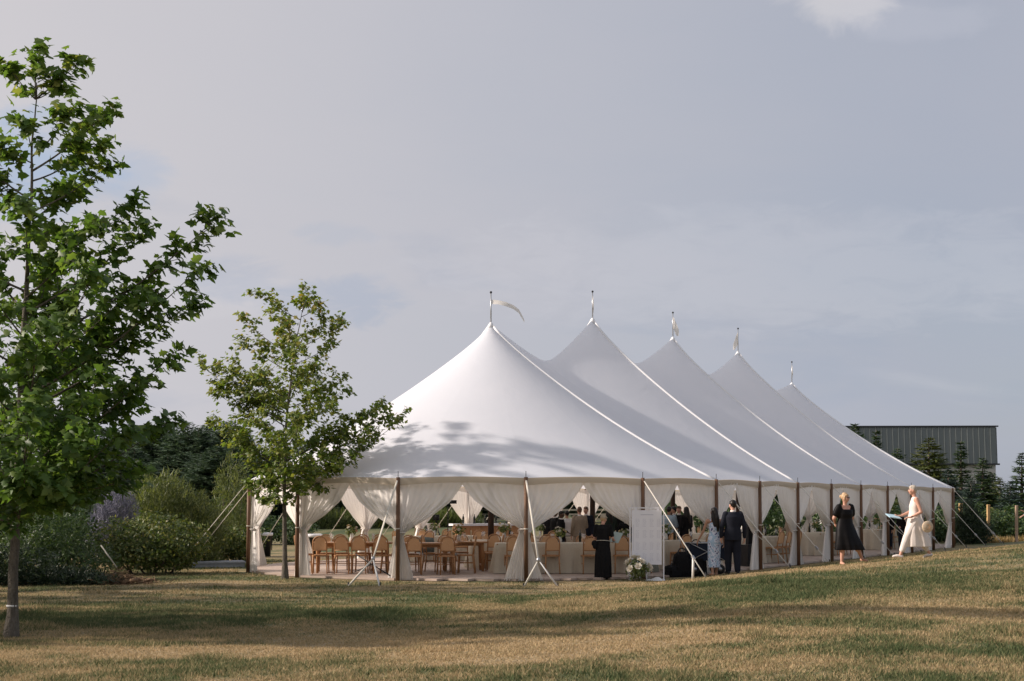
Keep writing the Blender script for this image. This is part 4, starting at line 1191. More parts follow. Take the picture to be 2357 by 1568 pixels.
mb = MB(); mb.ell((-.12*H, -.05*H, .55*H), (.05*H, .035*H, .05*H)); mb.ell((-.11*H, -.05*H, .51*H), (.04*H, .035*H, .05*H)); blob('pouch', mb, M_BLKCL, b, .012, 1)
mb = MB(); mb.ell(hp(0, -.004, .026), (.050*H, .058*H, .046*H), Mf, 14, 9); capsule(mb, hp(-.02, .05, .022), .012*H, hp(.02, .05, .022), .012*H); mb.ell(hp(0, .07, .018), (.042*H, .035*H, .007*H), Mf); blob('cap', mb, M_CAP, b, .0105, 1)
shoes(b, J, H, M_BLACK)
q = Matrix.Rotation(-.35, 3, 'Z') @ Vector((.13*H, .27*H, .635*H))
tag(MB().box((0, 0, 0), (.24, .008, .31)).obj('clipboard', mat('pale_green_paper', (.42, .52, .49), .6), None, (x+q.x, d+q.y, z+q.z), (-.7, .15, -.5)), 'pale green menu sheet held by the catering worker', 'paper')

# ---- woman in blue floral dress
def floral():
    m = bpy.data.materials.new('blue_floral'); m.use_nodes = True; t = m.node_tree; t.nodes.clear(); N = t.nodes.new; L = t.links.new
    out = N('ShaderNodeOutputMaterial'); b_ = N('ShaderNodeBsdfPrincipled'); b_.inputs['Roughness'].default_value = .75
    tc_ = N('ShaderNodeTexCoord'); v = N('ShaderNodeTexVoronoi'); v.inputs['Scale'].default_value = 15; L(tc_.outputs['Object'], v.inputs['Vector'])
    nz = N('ShaderNodeTexNoise'); nz.inputs['Scale'].default_value = 11; nz.inputs['Detail'].default_value = 3; L(tc_.outputs['Object'], nz.inputs['Vector'])
    r1 = N('ShaderNodeValToRGB'); r1.color_ramp.interpolation = 'CONSTANT'; e = r1.color_ramp.elements; e.new(.3); e.new(.6)
    for i, (p, c) in enumerate(((0, (.04, .06, .20)), (.27, (.66, .71, .82)), (.62, (.30, .46, .62)), (.72, (.38, .52, .66)))): e[i].position = p; e[i].color = (*c, 1)
    ad = N('ShaderNodeMath'); ad.operation = 'MULTIPLY_ADD'; L(nz.outputs['Fac'], ad.inputs[0]); ad.inputs[1].default_value = .9; L(v.outputs['Distance'], ad.inputs[2])
    sb = N('ShaderNodeMath'); sb.operation = 'SUBTRACT'; L(ad.outputs[0], sb.inputs[0]); sb.inputs[1].default_value = .42
    L(sb.outputs[0], r1.inputs[0]); L(r1.outputs[0], b_.inputs['Base Color']); L(b_.outputs[0], out.inputs[0]); return m
H = 1.67; d = 34.3; x = PX(1644, d); z = gzf(x, d)
b, J, hp, Mf = person('woman in a blue floral midi dress with long dark hair, reaching out her arm', (x, d, z), .12, H,
    dict(elL=(-.15, .03, .655), wrL=(-.21, .10, .52), elR=(.125, -.01, .63), wrR=(.15, .02, .49), ankL=(-.03, -.03, .05), kneeL=(-.045, .0, .285), ankR=(.045, .06, .045), kneeR=(.05, .05, .285), face=.45), None, ('long', M_HDARK), M_SKIN2, build=.9)
M_FLO = floral(); mb = MB()
loft(mb, [(z_*H, rx*H, ry*H, .0, cy*H, fa) for z_, rx, ry, cy, fa in ((.125, .088, .078, .01, .09), (.25, .088, .076, .01, .06), (.38, .094, .078, .0, .02), (.50, .098, .082, -.004, .0), (.56, .090, .074, -.002, 0), (.63, .073, .056, 0, 0), (.70, .080, .060, 0, 0), (.765, .080, .055, 0, 0), (.775, .07, .046, 0, 0))], 40, 7, 1.0)
blob('dress', mb, M_FLO, b, .0125, 1)
for s in 'LR': MB().tube([J['sh'+s]*.62 + Vector((0, -.045*H, .29*H)), J['sh'+s]*.60 + Vector((0, -.01*H, .345*H)), J['sh'+s]*.6 + Vector((0, .05*H, .30*H))], .012, 6).obj('shoulder_strap', M_FLO, b)
shoes(b, J, H, M_SKIN2, .01, .8, 'sandal')

# ---- man in navy suit
H = 1.80; d = 34.0; x = PX(1687, d); z = gzf(x, d)
b, J, hp, Mf = person('dark-haired man in a navy suit walking into the tent, seen from behind', (x, d, z), .06, H,
    dict(ankL=(-.05, .05, .05), kneeL=(-.052, .055, .285), ankR=(.052, -.055, .05), kneeR=(.054, .0, .285), elL=(-.15, -.01, .64), wrL=(-.155, .02, .495), elR=(.152, -.02, .64), wrR=(.16, .02, .49), face=.35, head=(0, .012, .926)), None, ('short', M_HDARK), M_SKIN, build=1.05)
top(b, J, H, M_NAVY, .0125, 'jacket', .455, k=1.24, sleeve=1.93, fl=1.0, b=1.05); trousers(b, J, H, M_NAVY, .0125, 1.3); collar(b, J, H, M_WCLOTH); shoes(b, J, H, M_BLACK)

# ---- woman in black satin dress
H = 1.69; d = 33.3; x = PX(1945, d); z = gzf(x, d); rz = math.pi + .40
zl = gzf(PX(1990, d), d) - z
b, J, hp, Mf = person('blond woman with sunglasses in a black midi dress striding over the grass', (x, d, z), rz, H,
    dict(ankR=(.075, .03, .045), kneeR=(.07, .045, .285), kneeL=(-.165, .02, .30), ankL=(-.30, -.02, .06 + zl/H), hipL=(-.06, 0, .52), elR=(.155, -.035, .645), wrR=(.085, -.11, .575), elL=(-.15, -.04, .645), wrL=(-.07, -.11, .575), face=.55, head=(.005, .012, .925)), None, ('bun', M_HBLOND), M_SKIN, build=1.28)
mb = MB(); loft(mb, [(z_*H, rx*H, ry*H, cx*H, cy*H, fa) for z_, rx, ry, cx, cy, fa in ((.205, .225, .138, -.068, .022, .085), (.28, .205, .134, -.048, .024, .065), (.40, .170, .120, -.020, .016, .035), (.50, .146, .104, -.008, .004, .01), (.57, .122, .090, 0, 0, 0), (.64, .108, .080, 0, 0, 0), (.70, .116, .086, 0, .004, 0), (.755, .112, .078, 0, .004, 0), (.768, .100, .064, 0, .0, 0))], 44, 6, .3)
for s in 'LR': limb(mb, [J['sh'+s] + Vector((0, 0, -.004*H)), J['sh'+s].lerp(J['el'+s], .30), J['sh'+s].lerp(J['el'+s], .62)], [.044*H, .052*H, .048*H])
for s, sg in (('L', -1), ('R', 1)): limb(mb, [(sg*.076*H, .030*H, .765*H), (sg*.080*H, .0, .838*H), (sg*.074*H, -.04*H, .765*H)], [.018*H, .016*H, .018*H])
blob('dress', mb, M_SATIN, b, .0125, 2)
for s in (-1, 1): MB().ell(hp(s*.019, .050, .004), (.016*H, .006*H, .013*H), Mf, 10, 6).obj('sunglass_lens', M_BLACK, b)
MB().tube([hp(-.036, .044, .008), hp(0, .054, .008), hp(.036, .044, .008)], .004, 5).obj('sunglass_bridge', M_BLACK, b)
shoes(b, J, H, M_SKIN2, .01, .8, 'sandal')

# ---- older woman in white walking past
H = 1.66; d = 31.5; x = PX(2106, d); z = gzf(x, d); rz = math.pi/2 - .08
b, J, hp, Mf = person('grey-haired woman in a long sleeveless white tunic over cropped trousers, walking past', (x, d, z), rz, H,
    dict(kneeL=(-.05, .115, .30), ankL=(-.055, .20, .065), kneeR=(.05, -.06, .29), ankR=(.05, -.205, .085), toeR=(.0, .07, -.045), toeL=(0, .085, -.02), elL=(-.135, -.055, .635), wrL=(-.115, .075, .565), handL=(-.10, .13, .56), elR=(.13, .03, .64), wrR=(.10, .16, .585), handR=(.09, .23, .58), head=(0, .028, .925), neck=(0, .008, .842)), None, ('short', M_HGREY), M_SKIN, build=1.04)
mb = MB(); loft(mb, [(z_*H, rx*H, ry*H, 0, cy*H, fa) for z_, rx, ry, cy, fa in ((.17, .108, .178, -.025, .10), (.28, .112, .168, -.015, .085), (.40, .114, .132, .0, .06), (.48, .106, .108, .002, .03), (.56, .098, .09, 0, .02), (.64, .088, .074, 0, .01), (.71, .092, .072, .004, 0), (.77, .086, .060, 0, 0), (.815, .070, .045, 0, 0), (.835, .045, .036, .0, 0))], 40, 7, .8)
blob('tunic', mb, M_WCLOTH, b, .0125, 1)
trousers(b, J, H, M_WCLOTH, .0125, 1.25, .72, 1.0); shoes(b, J, H, M_WCLOTH)
MB().lathe([(.018*H, -.006*H), (.0195*H, 0), (.018*H, .006*H)], 10, J['elL'].lerp(J['wrL'], .88)).obj('bracelet', M_BLACK, b)
Mz = Matrix.Rotation(rz, 3, 'Z')
q = Mz @ Vector((.06*H, .27*H, .575*H))
tag(MB().box((0, 0, 0), (.30, .22, .012)).box((.0, .0, .010), (.27, .20, .004)).obj('folder', mat('pale_blue_paper', (.42, .62, .72), .5, noise=(4, (.52, .70, .78))), None, (x+q.x, d+q.y, z+q.z), (.35, .12, .25)), 'pale blue folder carried by the grey-haired woman in white', 'folder')
M_STRAW = mat('cream_straw', (.62, .50, .36), .8, noise=(50, (.50, .39, .27)), bump=(80, .6))
q = Mz @ Vector((-.17*H, -.13*H, .44*H)); t = tag(empty('round_bag', (x+q.x, d+q.y, z+q.z), -.2), 'round cream woven handbag hanging at the hip of the woman in white', 'bag')
MB().lathe([(.01, -.032), (.05, -.034), (.06, -.024), (.075, -.030), (.115, -.024), (.128, -.008), (.128, .008), (.11, .024), (.02, .03)], 22).obj('body', M_STRAW, t, None, (R(90), .3, .35))
MB().tube([Vector((.055*math.cos(a), -.033, .055*math.sin(a))) for a in np.linspace(0, 6.28, 14)[:-1]], .007, 5, closed=True).obj('trim_ring', M_CANE, t)
q2 = Mz @ (J['elL'] + Vector((-.02*H, .01*H, 0))) - q
MB().tube([(-.07, 0, .09), q2*.6 + Vector((-.05, 0, .02)), q2], .008, 5).obj('strap', M_WCLOTH, t)

# ---- guests inside the tent
def guest(px, d, rz, H, label, hairc, skin, kind, tone, face=0.0, dx=None, z=None, **kw):
    x = PX(px, d); z = FZ if z is None else z
    pose = dict(face=face, elR=(.14, .03, .64), wrR=(.08, .15, .60))
    pose.update(kw)
    b, J, hp, Mf = person(label, (x, d, z), rz, H, pose, None, hairc, skin, .017, 'guests inside the tent', 1.02)
    top(b, J, H, tone, .018, 'jacket' if kind == 'suit' else 'shirt', .46 if kind == 'suit' else .50, k=1.24, sleeve=1.93 if kind == 'suit' else 1.3, b=1.04)
    trousers(b, J, H, M_NAVY if kind == 'suit' and tone is not M_TANCL else (M_TANCL if tone is M_TANCL else M_BLKCL), .018, 1.35)
    if kind == 'suit': collar(b, J, H, M_WCLOTH)
    shoes(b, J, H, M_BLACK, .014)
    return b
M_WSHIRT = mat('white_shirt', (.66, .63, .60), .8)
M_DGREEN = mat('dark_green_cloth', (.015, .026, .018), .8)
guest(1334, 41.6, .25, 1.66, 'man in a tan jacket standing with his back to the lawn', ('short', M_HBROWN), M_SKIN, 'suit', M_TANCL)
guest(1349, 43.2, 2.6, 1.66, 'brown-haired guest in a dark suit facing the man in tan', ('short', M_HBROWN), M_SKIN, 'suit', M_NAVY)
guest(1291, 41.2, -1.9, 1.54, 'guest with deep skin in a black suit and white collar', ('short', M_HDARK), M_SKIN3, 'suit', M_BLKCL)
guest(1305, 43.0, .3, 1.54, 'dark-haired guest in a white shirt seen from behind', ('short', M_HDARK), M_SKIN2, 'shirt', M_WSHIRT)
guest(1277, 42.8, -1.2, 1.57, 'guest in a black suit standing left of the white-shirted guest', ('short', M_HDARK), M_SKIN3, 'suit', M_BLKCL)
guest(1262, 43.6, 2.6, 1.50, 'guest in dark clothes half hidden by the curtain', ('long', M_HDARK), M_SKIN2, 'shirt', M_BLKCL)
guest(1402, 40.4, .4, 1.70, 'guest in a dark green top behind the catering worker', ('long', M_HDARK), M_SKIN2, 'shirt', M_DGREEN)
guest(1418, 41.6, 2.8, 1.64, 'guest with light hair and dark clothes behind the green-topped guest', ('bun', M_HBLOND), M_SKIN, 'shirt', M_BLKCL)
guest(1540, 42.6, -.5, 1.67, 'dark-haired guest in a pale blue shirt beside the centre pole', ('short', M_HDARK), M_SKIN2, 'shirt', M_BLUESH)
guest(1563, 43.4, 2.75, 1.68, 'guest in a black suit facing the lawn, right of the centre pole', ('short', M_HBROWN), M_SKIN, 'suit', M_BLKCL)
guest(1580, 42.4, .6, 1.66, 'dark-haired guest in a black jacket turned away, beside the suited guest', ('long', M_HDARK), M_SKIN2, 'suit', M_BLKCL)
guest(1552, 44.6, 1.4, 1.66, 'guest in dark clothes behind the blue-shirted guest', ('short', M_HDARK), M_SKIN2, 'suit', M_NAVY)
guest(1441, 40.6, 2.9, 1.42, 'short guest in black behind the seating chart', ('short', M_HDARK), M_SKIN, 'suit', M_BLKCL)
guest(1818, 45.4, 1.9, 1.46, 'guest in tan clothes in the bay with the crossing straps', ('short', M_HBROWN), M_SKIN, 'suit', M_TANCL)
guest(2078, 52.3, 2.9, 1.50, 'pink-faced guest in dark clothes behind the woman in white', ('short', M_HBROWN), M_SKIN, 'suit', M_BLKCL)
guest(2046, 53.5, 2.2, 1.55, 'guest in black at the clothed bar table', ('bun', M_HDARK), M_SKIN2, 'suit', M_BLKCL)
xx = PX(2371, 50)
guest(2371, 50, math.pi/2 + .1, 1.60, 'person at the lawn\'s edge beyond the wooden post, raising one hand', ('short', M_HBROWN), M_SKIN, 'shirt', M_BLUESH, z=gzf(xx, 50)-.02, elL=(-.14, .06, .66), wrL=(-.10, .19, .70), handL=(-.1, .25, .74))['group'] = 'people walking on the lawn'
# ------------------------------------------------------------------ trees
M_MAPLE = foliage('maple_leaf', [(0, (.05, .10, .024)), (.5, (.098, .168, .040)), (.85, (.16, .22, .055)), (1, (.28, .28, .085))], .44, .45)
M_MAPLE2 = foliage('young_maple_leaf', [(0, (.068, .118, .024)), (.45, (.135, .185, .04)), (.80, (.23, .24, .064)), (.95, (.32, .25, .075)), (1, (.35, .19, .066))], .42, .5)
def bez(a, b, bow, n=7):
    a = Vector(a); b = Vector(b); m = a.lerp(b, .5) + Vector(bow)
    return [a*(1-t)**2 + m*2*t*(1-t) + b*t*t for t in np.linspace(0, 1, n)]
def maple(name, label, base, trunk, tips, leaf, seed, sizes, mleaf, mbark, r0, dens=1.0, rise=.72, ylow=None, droop=.5, group=None, sub=6.0, subl=(.28, .75), clus=1.0):
    """trunk: world points from base to top; tips: world limb ends"""
    rd = random.Random(seed); r = np.random.default_rng(seed)
    t = tag(empty(name, base), label, 'tree', group); B = Vector(base)
    tr = [Vector(p) - B for p in trunk]; n = len(tr); H = tr[-1].z
    wood = MB()
    # resampled trunk with slight wander
    tp = []
    for i in range(n-1):
        for k in range(5): tp.append(tr[i].lerp(tr[i+1], k/5) + Vector((rd.uniform(-.012, .012), rd.uniform(-.012, .012), 0)))
    tp.append(tr[-1]); rad = [r0*max(.10, (1 - p.z/H*.92))*(1 + .55*math.exp(-max(p.z, 0)/.16)) for p in tp]
    wood.tube([tp[0] - Vector((0, 0, .15))] + tp, [rad[0]*1.1] + rad, 10)
    def on_trunk(z):
        for i in range(n-1):
            if tr[i].z <= z <= tr[i+1].z: return tr[i].lerp(tr[i+1], (z-tr[i].z)/(tr[i+1].z-tr[i].z))
        return tr[-1] if z > tr[-1].z else tr[1]
    zlow = ylow if ylow is not None else tr[1].z
    pos = []; out = []
    def leaves(p, d, cnt, spread):
        for _ in range(cnt):
            pos.append(p + Vector((rd.gauss(0, spread), rd.gauss(0, spread), rd.gauss(0, spread*.75))))
            out.append(d)
    for tip in tips:
        tip = Vector(tip) - B
        q = on_trunk(max(tip.z, 0)); h = math.hypot(tip.x-q.x, tip.y-q.y)
        z0 = min(max(tip.z - rise*h, zlow + rd.uniform(0, .35)), H*.97); a = on_trunk(z0)
        L = (tip-a).length
        path = bez(a, tip, (0, 0, -.10*L + rd.uniform(-.05, .05)*L), 8)
        rb = r0*(.12 + .075*L); wood.tube(path, [rb*(1-.85*k/7) for k in range(8)], 6)
        ns = max(3, int(L*sub))
        for k in range(ns):
            f = .22 + .78*(k+rd.random())/ns; i = min(6, int(f*7)); p = path[i].lerp(path[i+1], f*7-i)
            d = (path[i+1]-path[i]).normalized()
            sd = Vector((rd.gauss(0, 1), rd.gauss(0, 1), rd.gauss(.25, .6))).normalized()
            sd = (d*.75 + sd*.9).normalized(); ln = rd.uniform(*subl)*(1.1 - .5*f)*min(1.0, .45+L*.35)
            e = p + sd*ln; wood.tube([p, p.lerp(e, .5) + Vector((0, 0, .03)), e], [rb*.32, rb*.22, .004], 4)
            nl = int((6 + 16*ln)*dens)
            for m in range(nl):
                g = .25 + .8*rd.random(); leaves(p.lerp(e, g), sd, 1, .065*clus)
        leaves(tip, (path[-1]-path[-2]).normalized(), int(9*dens), .08*clus)
    tmesh = wood.mesh('trunk'); link('trunk', tmesh, mbark, t)
    pos = np.array([tuple(p) for p in pos]); out = np.array([tuple(p) for p in out]); N = len(pos)
    nrm = np.array([0, 0, 1.0]) + r.normal(size=(N, 3))*.55
    nrm[:, :2] += out[:, :2]*.55
    dr = out*.8 + r.normal(size=(N, 3))*.6; dr[:, 2] -= droop
    V, F_, rn = leaf_tris(pos, nrm, leaf*(.65 + .6*r.random(N)), r, 'maple', dr)
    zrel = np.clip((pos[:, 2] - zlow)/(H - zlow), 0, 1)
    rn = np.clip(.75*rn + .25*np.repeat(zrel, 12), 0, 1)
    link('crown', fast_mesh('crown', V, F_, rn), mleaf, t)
    return t, N
dM = 17.4
tipsA = [(500, 500, .3), (455, 620, -.2), (445, 690, .5), (380, 830, -.3), (300, 890, .4), (395, 965, .2), (320, 1095, -.4), (250, 1100, .6),
         (335, 530, 0), (300, 470, .3), (255, 375, .3), (255, 250, -.2), (225, 330, .4), (185, 140, .1), (165, 250, -.4), (80, 115, 0), (130, 200, .2), (20, 150, .2), (15, 330, .1), (60, 280, -.4),
         (230, 750, 1.5), (200, 980, -1.5), (220, 620, -1.6), (150, 430, .9), (120, 600, 1.7), (180, 850, 2.1), (150, 1050, 1.9), (120, 1120, -1.6), (200, 1140, .9), (90, 760, -2.0), (70, 930, -2.3), (60, 470, -1.1), (130, 520, .2), (210, 520, -.6),
         (270, 700, -.3), (280, 990, -.9), (150, 700, .1), (60, 1080, -1.9), (20, 1000, 2.0), (170, 1000, 1.0), (230, 870, -1.2),
         (-100, 330, .2), (-180, 480, .4), (-260, 620, -.3), (-300, 760, .3), (-330, 900, -.4), (-330, 1030, .5), (-250, 1120, 0), (-150, 700, -1.8), (-120, 950, -2.1), (-150, 820, 1.9), (-80, 1100, 1.6), (-60, 550, 1.2), (-40, 1140, -1), (-30, 400, .6), (-40, 640, -.9)]
def rel(base_d): return lambda t: P(t[0], t[1], base_d + t[2]) if True else None
zb = gzf(PX(25, dM), dM)
trA = [P(25, 1465, dM), P(36, 1200, dM), P(50, 900, dM), P(62, 640, dM), P(74, 350, dM), P(84, 190, dM)]; trA[0].z = zb
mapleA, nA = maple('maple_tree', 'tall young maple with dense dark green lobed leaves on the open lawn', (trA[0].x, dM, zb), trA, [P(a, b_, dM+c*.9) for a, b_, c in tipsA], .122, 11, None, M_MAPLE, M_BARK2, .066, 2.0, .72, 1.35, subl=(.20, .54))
# label band round the trunk
bp = trA[0].lerp(trA[1], .27) - trA[0]
MB().lathe([(.070, -.012), (.072, 0), (.070, .012)], 12, bp).obj('trunk_band', M_WMATTE, mapleA)
dS = 34.15
tipsB = [(709, 669, 0), (690, 690, .3), (735, 700, -.2), (596, 672, .1), (620, 720, -.3), (559, 732, .2), (790, 742, -.1), (760, 735, .4), (556, 779, -.2), (768, 788, .2), (471, 847, .1), (500, 845, -.4), (540, 830, .5), (496, 900, -.2), (793, 866, .2), (793, 894, -.4),
         (484, 972, .2), (520, 985, -.4), (762, 929, .5), (918, 972, -.3), (890, 945, -.2), (875, 931, .1), (840, 1004, -.5), (830, 960, .2), (775, 1047, .4), (771, 1082, -.3), (568, 1110, .3), (578, 1072, -.3), (556, 1013, .5), (700, 1120, -.5), (620, 1140, .3),
         (640, 760, 1.2), (690, 850, 1.7), (620, 900, 1.6), (700, 960, 2.0), (640, 1040, 1.8), (600, 950, -1.7), (690, 800, -1.4), (720, 900, -1.8), (640, 1000, -2.0), (710, 1050, -1.7), (600, 850, -1.3), (660, 740, -.8), (560, 900, .8), (740, 990, .8), (730, 840, -.6), (600, 1090, -.9), (690, 1070, .9), (570, 870, -.5)]
zs = gzf(PX(655, dS), dS)
trB = [P(655, 1324, dS), P(655, 1110, dS), P(660, 950, dS), P(678, 800, dS), P(700, 700, dS)]; trB[0].z = zs
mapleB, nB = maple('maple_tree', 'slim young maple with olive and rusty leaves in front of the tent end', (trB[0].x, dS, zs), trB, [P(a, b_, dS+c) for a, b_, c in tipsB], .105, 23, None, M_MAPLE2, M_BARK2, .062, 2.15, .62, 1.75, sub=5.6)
# darker maple behind the tall one
dC = 29.5; rd = random.Random(4); xc = PX(-70, dC)
trC = [Vector((xc, dC, 0)), Vector((xc+.05, dC, 1.4)), Vector((xc+.1, dC+.1, 3.5)), Vector((xc, dC, 5.6)), Vector((xc+.05, dC, 6.6))]
tipsC = []
for k in range(46):
    zz = 1.6 + 4.6*rd.random()**1.1; rr = (2.75*math.sqrt(max(.04, 1-((zz-2.6)/4.2)**2)))*rd.uniform(.7, 1.05); a = rd.uniform(0, 6.28)
    tipsC.append(Vector((xc + rr*math.cos(a), dC + rr*math.sin(a), zz)))
mapleC, nC = maple('maple_tree', 'broad maple behind the tall one, its low limbs over the shrub bed', (xc, dC, 0), trC, tipsC, .125, 31, None, M_MAPLE, M_BARK, .09, 1.5, .6, 1.2)
# more maples of the same row, left of the view: they throw the long shadows on the lawn
for (x_, y_, rz_, s_, lb) in ((-11.6, 17.6, 1.1, 1.05, 'maple of the row left of the tall maple, shading the lawn'), (-12.5, 20.6, 4.4, .95, 'maple of the row between the tall maple and the shrub bed'), (-15.5, 25.0, 2.4, 1.0, 'maple of the row farther left behind the tall maple'), (-17.0, 12.4, 3.6, .9, 'maple of the row nearest the open corner of the lawn')):
    c = copy_tree(mapleA); c.location = (x_, y_, gzf(x_, y_)); c.rotation_euler = (0, 0, rz_); c.scale = (s_, s_, s_); tag(c, lb, 'tree', 'maples in a row')

# ---- conifers
def conifer(h, r0, seed, kind='spruce', n_lev=None):
    """one mesh of needle sprays + one trunk mesh, standing at the origin"""
    rd = random.Random(seed); r = np.random.default_rng(seed)
    pos = []; nor = []; dr = []; sz = []
    lev = n_lev or int(h*6.5); wood = MB(); wood.tube([(0, 0, -.2), (0, 0, h*.5), (0, 0, h*.98)], [.03*h**.8, .02*h**.8, .008], 7)
    for l in range(lev):
        f = (l+rd.random())/lev; z = h*(.04 + .94*f)
        R_ = r0*(1-f)**(.85 if kind == 'spruce' else .6)*(rd.uniform(.75, 1.1))*(1 if kind == 'spruce' else (.55 + .45*math.sin(min(1, f*3)*1.57)))
        nb_ = max(6, int(8 + 8*R_))
        for k in range(nb_):
            a = rd.uniform(0, 6.283); L = R_*rd.uniform(.7, 1.12) + .08
            el = (-.22 if kind == 'spruce' else .28) + .5*f + rd.uniform(-.12, .12)
            d = Vector((math.cos(a)*math.cos(el), math.sin(a)*math.cos(el), math.sin(el)))
            m = max(5, int(L*(11 if kind == 'spruce' else 11)))
            for q in range(m):
                g = (q+rd.random())/m; g = .15 + .85*g
                p = d*L*g + Vector((0, 0, z - (.10*L*g*g if kind == 'spruce' else -.06*L*g*g)))
                sd = Vector((-d.y, d.x, rd.uniform(-.3, .3)))*(1 if q % 2 else -1)
                dd = (d*.8 + sd*rd.uniform(.3, .9) + Vector((0, 0, rd.uniform(-.15, .45)))).normalized()
                pos.append(tuple(p)); dr.append(tuple(dd)); nor.append((rd.gauss(0, .6), rd.gauss(0, .6), 1)); sz.append((.16 + .20*L*(1-.5*g))*rd.uniform(.7, 1.3)*(1 if kind == 'spruce' else .85))
    pos = np.array(pos); V, F_, rn = leaf_tris(pos, np.array(nor), np.array(sz), r, 'needle', np.array(dr), .42)
    return fast_mesh('crown', V, F_, rn), wood.mesh('trunk')
M_SPR = foliage('spruce_needle', [(0, (.022, .048, .022)), (.6, (.046, .080, .030)), (1, (.09, .12, .045))], .15, .6, (1.2, 1.3, .8))
M_SPRO = foliage('olive_spruce_needle', [(0, (.045, .062, .016)), (.6, (.085, .105, .028)), (1, (.15, .16, .05))], .15, .6, (1.2, 1.3, .8))
M_BLUE = foliage('blue_spruce_needle', [(0, (.022, .044, .034)), (.6, (.045, .075, .058)), (1, (.09, .13, .105))], .12, .6, (1.1, 1.2, 1.0))
M_PINE = foliage('pine_needle', [(0, (.042, .075, .048)), (.6, (.078, .12, .072)), (1, (.13, .175, .10))], .2, .6, (1.2, 1.3, .9))
def plant_conifer(px, d, top_y, meshes, h0, m, label, group, name='spruce_tree', rz=0, xs=1.0, zb=None):
    x = PX(px, d); zb = gzf(x, d) if zb is None else zb; ztop = CAMZ + (HOR - top_y)/FPX*d; s = (ztop - zb)/h0
    t = tag(empty(name, (x, d, zb), rz), label, 'tree', group); t.scale = (s*xs*1.3, s*xs*1.3, s)
    cr, tk = meshes
    o = link('crown', cr, None, t); 
    if not cr.materials: cr.materials.append(m)
    o.material_slots[0].link = 'OBJECT'; o.material_slots[0].material = m
    link('trunk', tk, M_BARK, t); return t
SPA = conifer(6, 2.0, 3); SPB = conifer(6, 1.5, 5); SPC = conifer(6, .75, 8); PNA = conifer(9, 2.6, 12, 'pine'); PNB = conifer(9, 2.2, 14, 'pine')
G_ = 'evergreens by the grey-roofed barn'
for (px, d, ty, ms, m, lb, xs, rz) in (
    (2138, 88, 1003, SPA, M_SPRO, 'wide olive spruce in front of the grey barn roof', 1.25, .4),
    (2017, 96, 985, SPC, M_SPR, 'narrow pointed evergreen rising beside the tent roof', 1.0, 1.0),
    (2066, 94, 1028, SPA, M_SPR, 'rounded dark spruce between the tent roof and the barn', 1.0, 2.0),
    (2212, 90, 1010, SPC, M_SPR, 'narrow bright green spire against the barn roof edge', 1.15, 3.0),
    (2183, 80, 1075, SPB, M_BLUE, 'bluish spruce low in front of the white barn wall', 1.3, 1.5),
    (2262, 78, 1052, SPB, M_SPR, 'dark spruce in front of the barn corner', 1.25, 2.5),
    (2302, 84, 1096, SPA, M_SPRO, 'low bushy evergreen right of the barn corner', 1.0, 3.5),
    (2352, 74, 1040, SPB, M_SPR, 'tall dark spruce behind the leaning fence post', 1.15, .8),
    (2105, 76, 1092, SPB, M_BLUE, 'small blue spruce beside the far end of the tent roof', 1.3, 4.0),
    (2395, 80, 1075, SPA, M_SPR, 'spruce at the outer edge of the evergreen group', 1.0, .2),
    (2235, 73, 1100, SPB, M_BLUE, 'blue-green spruce behind the tan wooden stake', 1.4, 5.0),
    (2160, 100, 1040, SPA, M_SPR, 'dense spruce hiding the left part of the white barn wall', 1.2, 1.9),
    (2285, 95, 1085, SPA, M_SPR, 'broad spruce close to the barn corner', 1.1, 2.9),
    (2325, 72, 1105, SPA, M_BLUE, 'low blue spruce left of the tall dark spruce', 1.1, .9),
    (1968, 100, 972, SPB, M_SPR, 'treetop showing above the sloping tent roof by the barn ridge', 1.0, 2.2)):
    plant_conifer(px, d, ty, ms, 6, m, lb, G_, rz=rz, xs=xs)
G_ = 'pines beyond the shrub bed'
rd = random.Random(8)
for k, px in enumerate((150, 205, 255, 300, 345, 378, 405, 432, 458, 482, 508, 530, 556, 590, 640, 700, 760, 820, 880, 940, 1000, 1060, 1120, 1190, 1260, 1330, 1400, 1480, 1560, 1650, 1750)):
    d = rd.uniform(112, 140); ty = (985 + rd.uniform(-8, 25)) if px < 300 else ((968 + rd.uniform(-6, 24)) if px < 570 else (1030 + rd.uniform(-20, 50)))
    plant_conifer(px, d, ty, PNA if k % 2 else PNB, 9, M_PINE, 'dark pine in the wood behind the mounded shrubs' if px < 600 else 'dark pine of the distant wood seen through the tent', G_ if px < 600 else 'pines behind the tent', 'pine_tree', rd.uniform(0, 6), 1.5)
G2 = 'low pines closing the wood'
for k in range(14):
    px = 120 + 38*k; d = rd.uniform(96, 108); plant_conifer(px, d, 1040 + rd.uniform(-20, 25), PNB if k % 2 else PNA, 9, M_PINE, 'shorter dense pine in front of the tall wood', G2, 'pine_tree', rd.uniform(0, 6), 2.0)
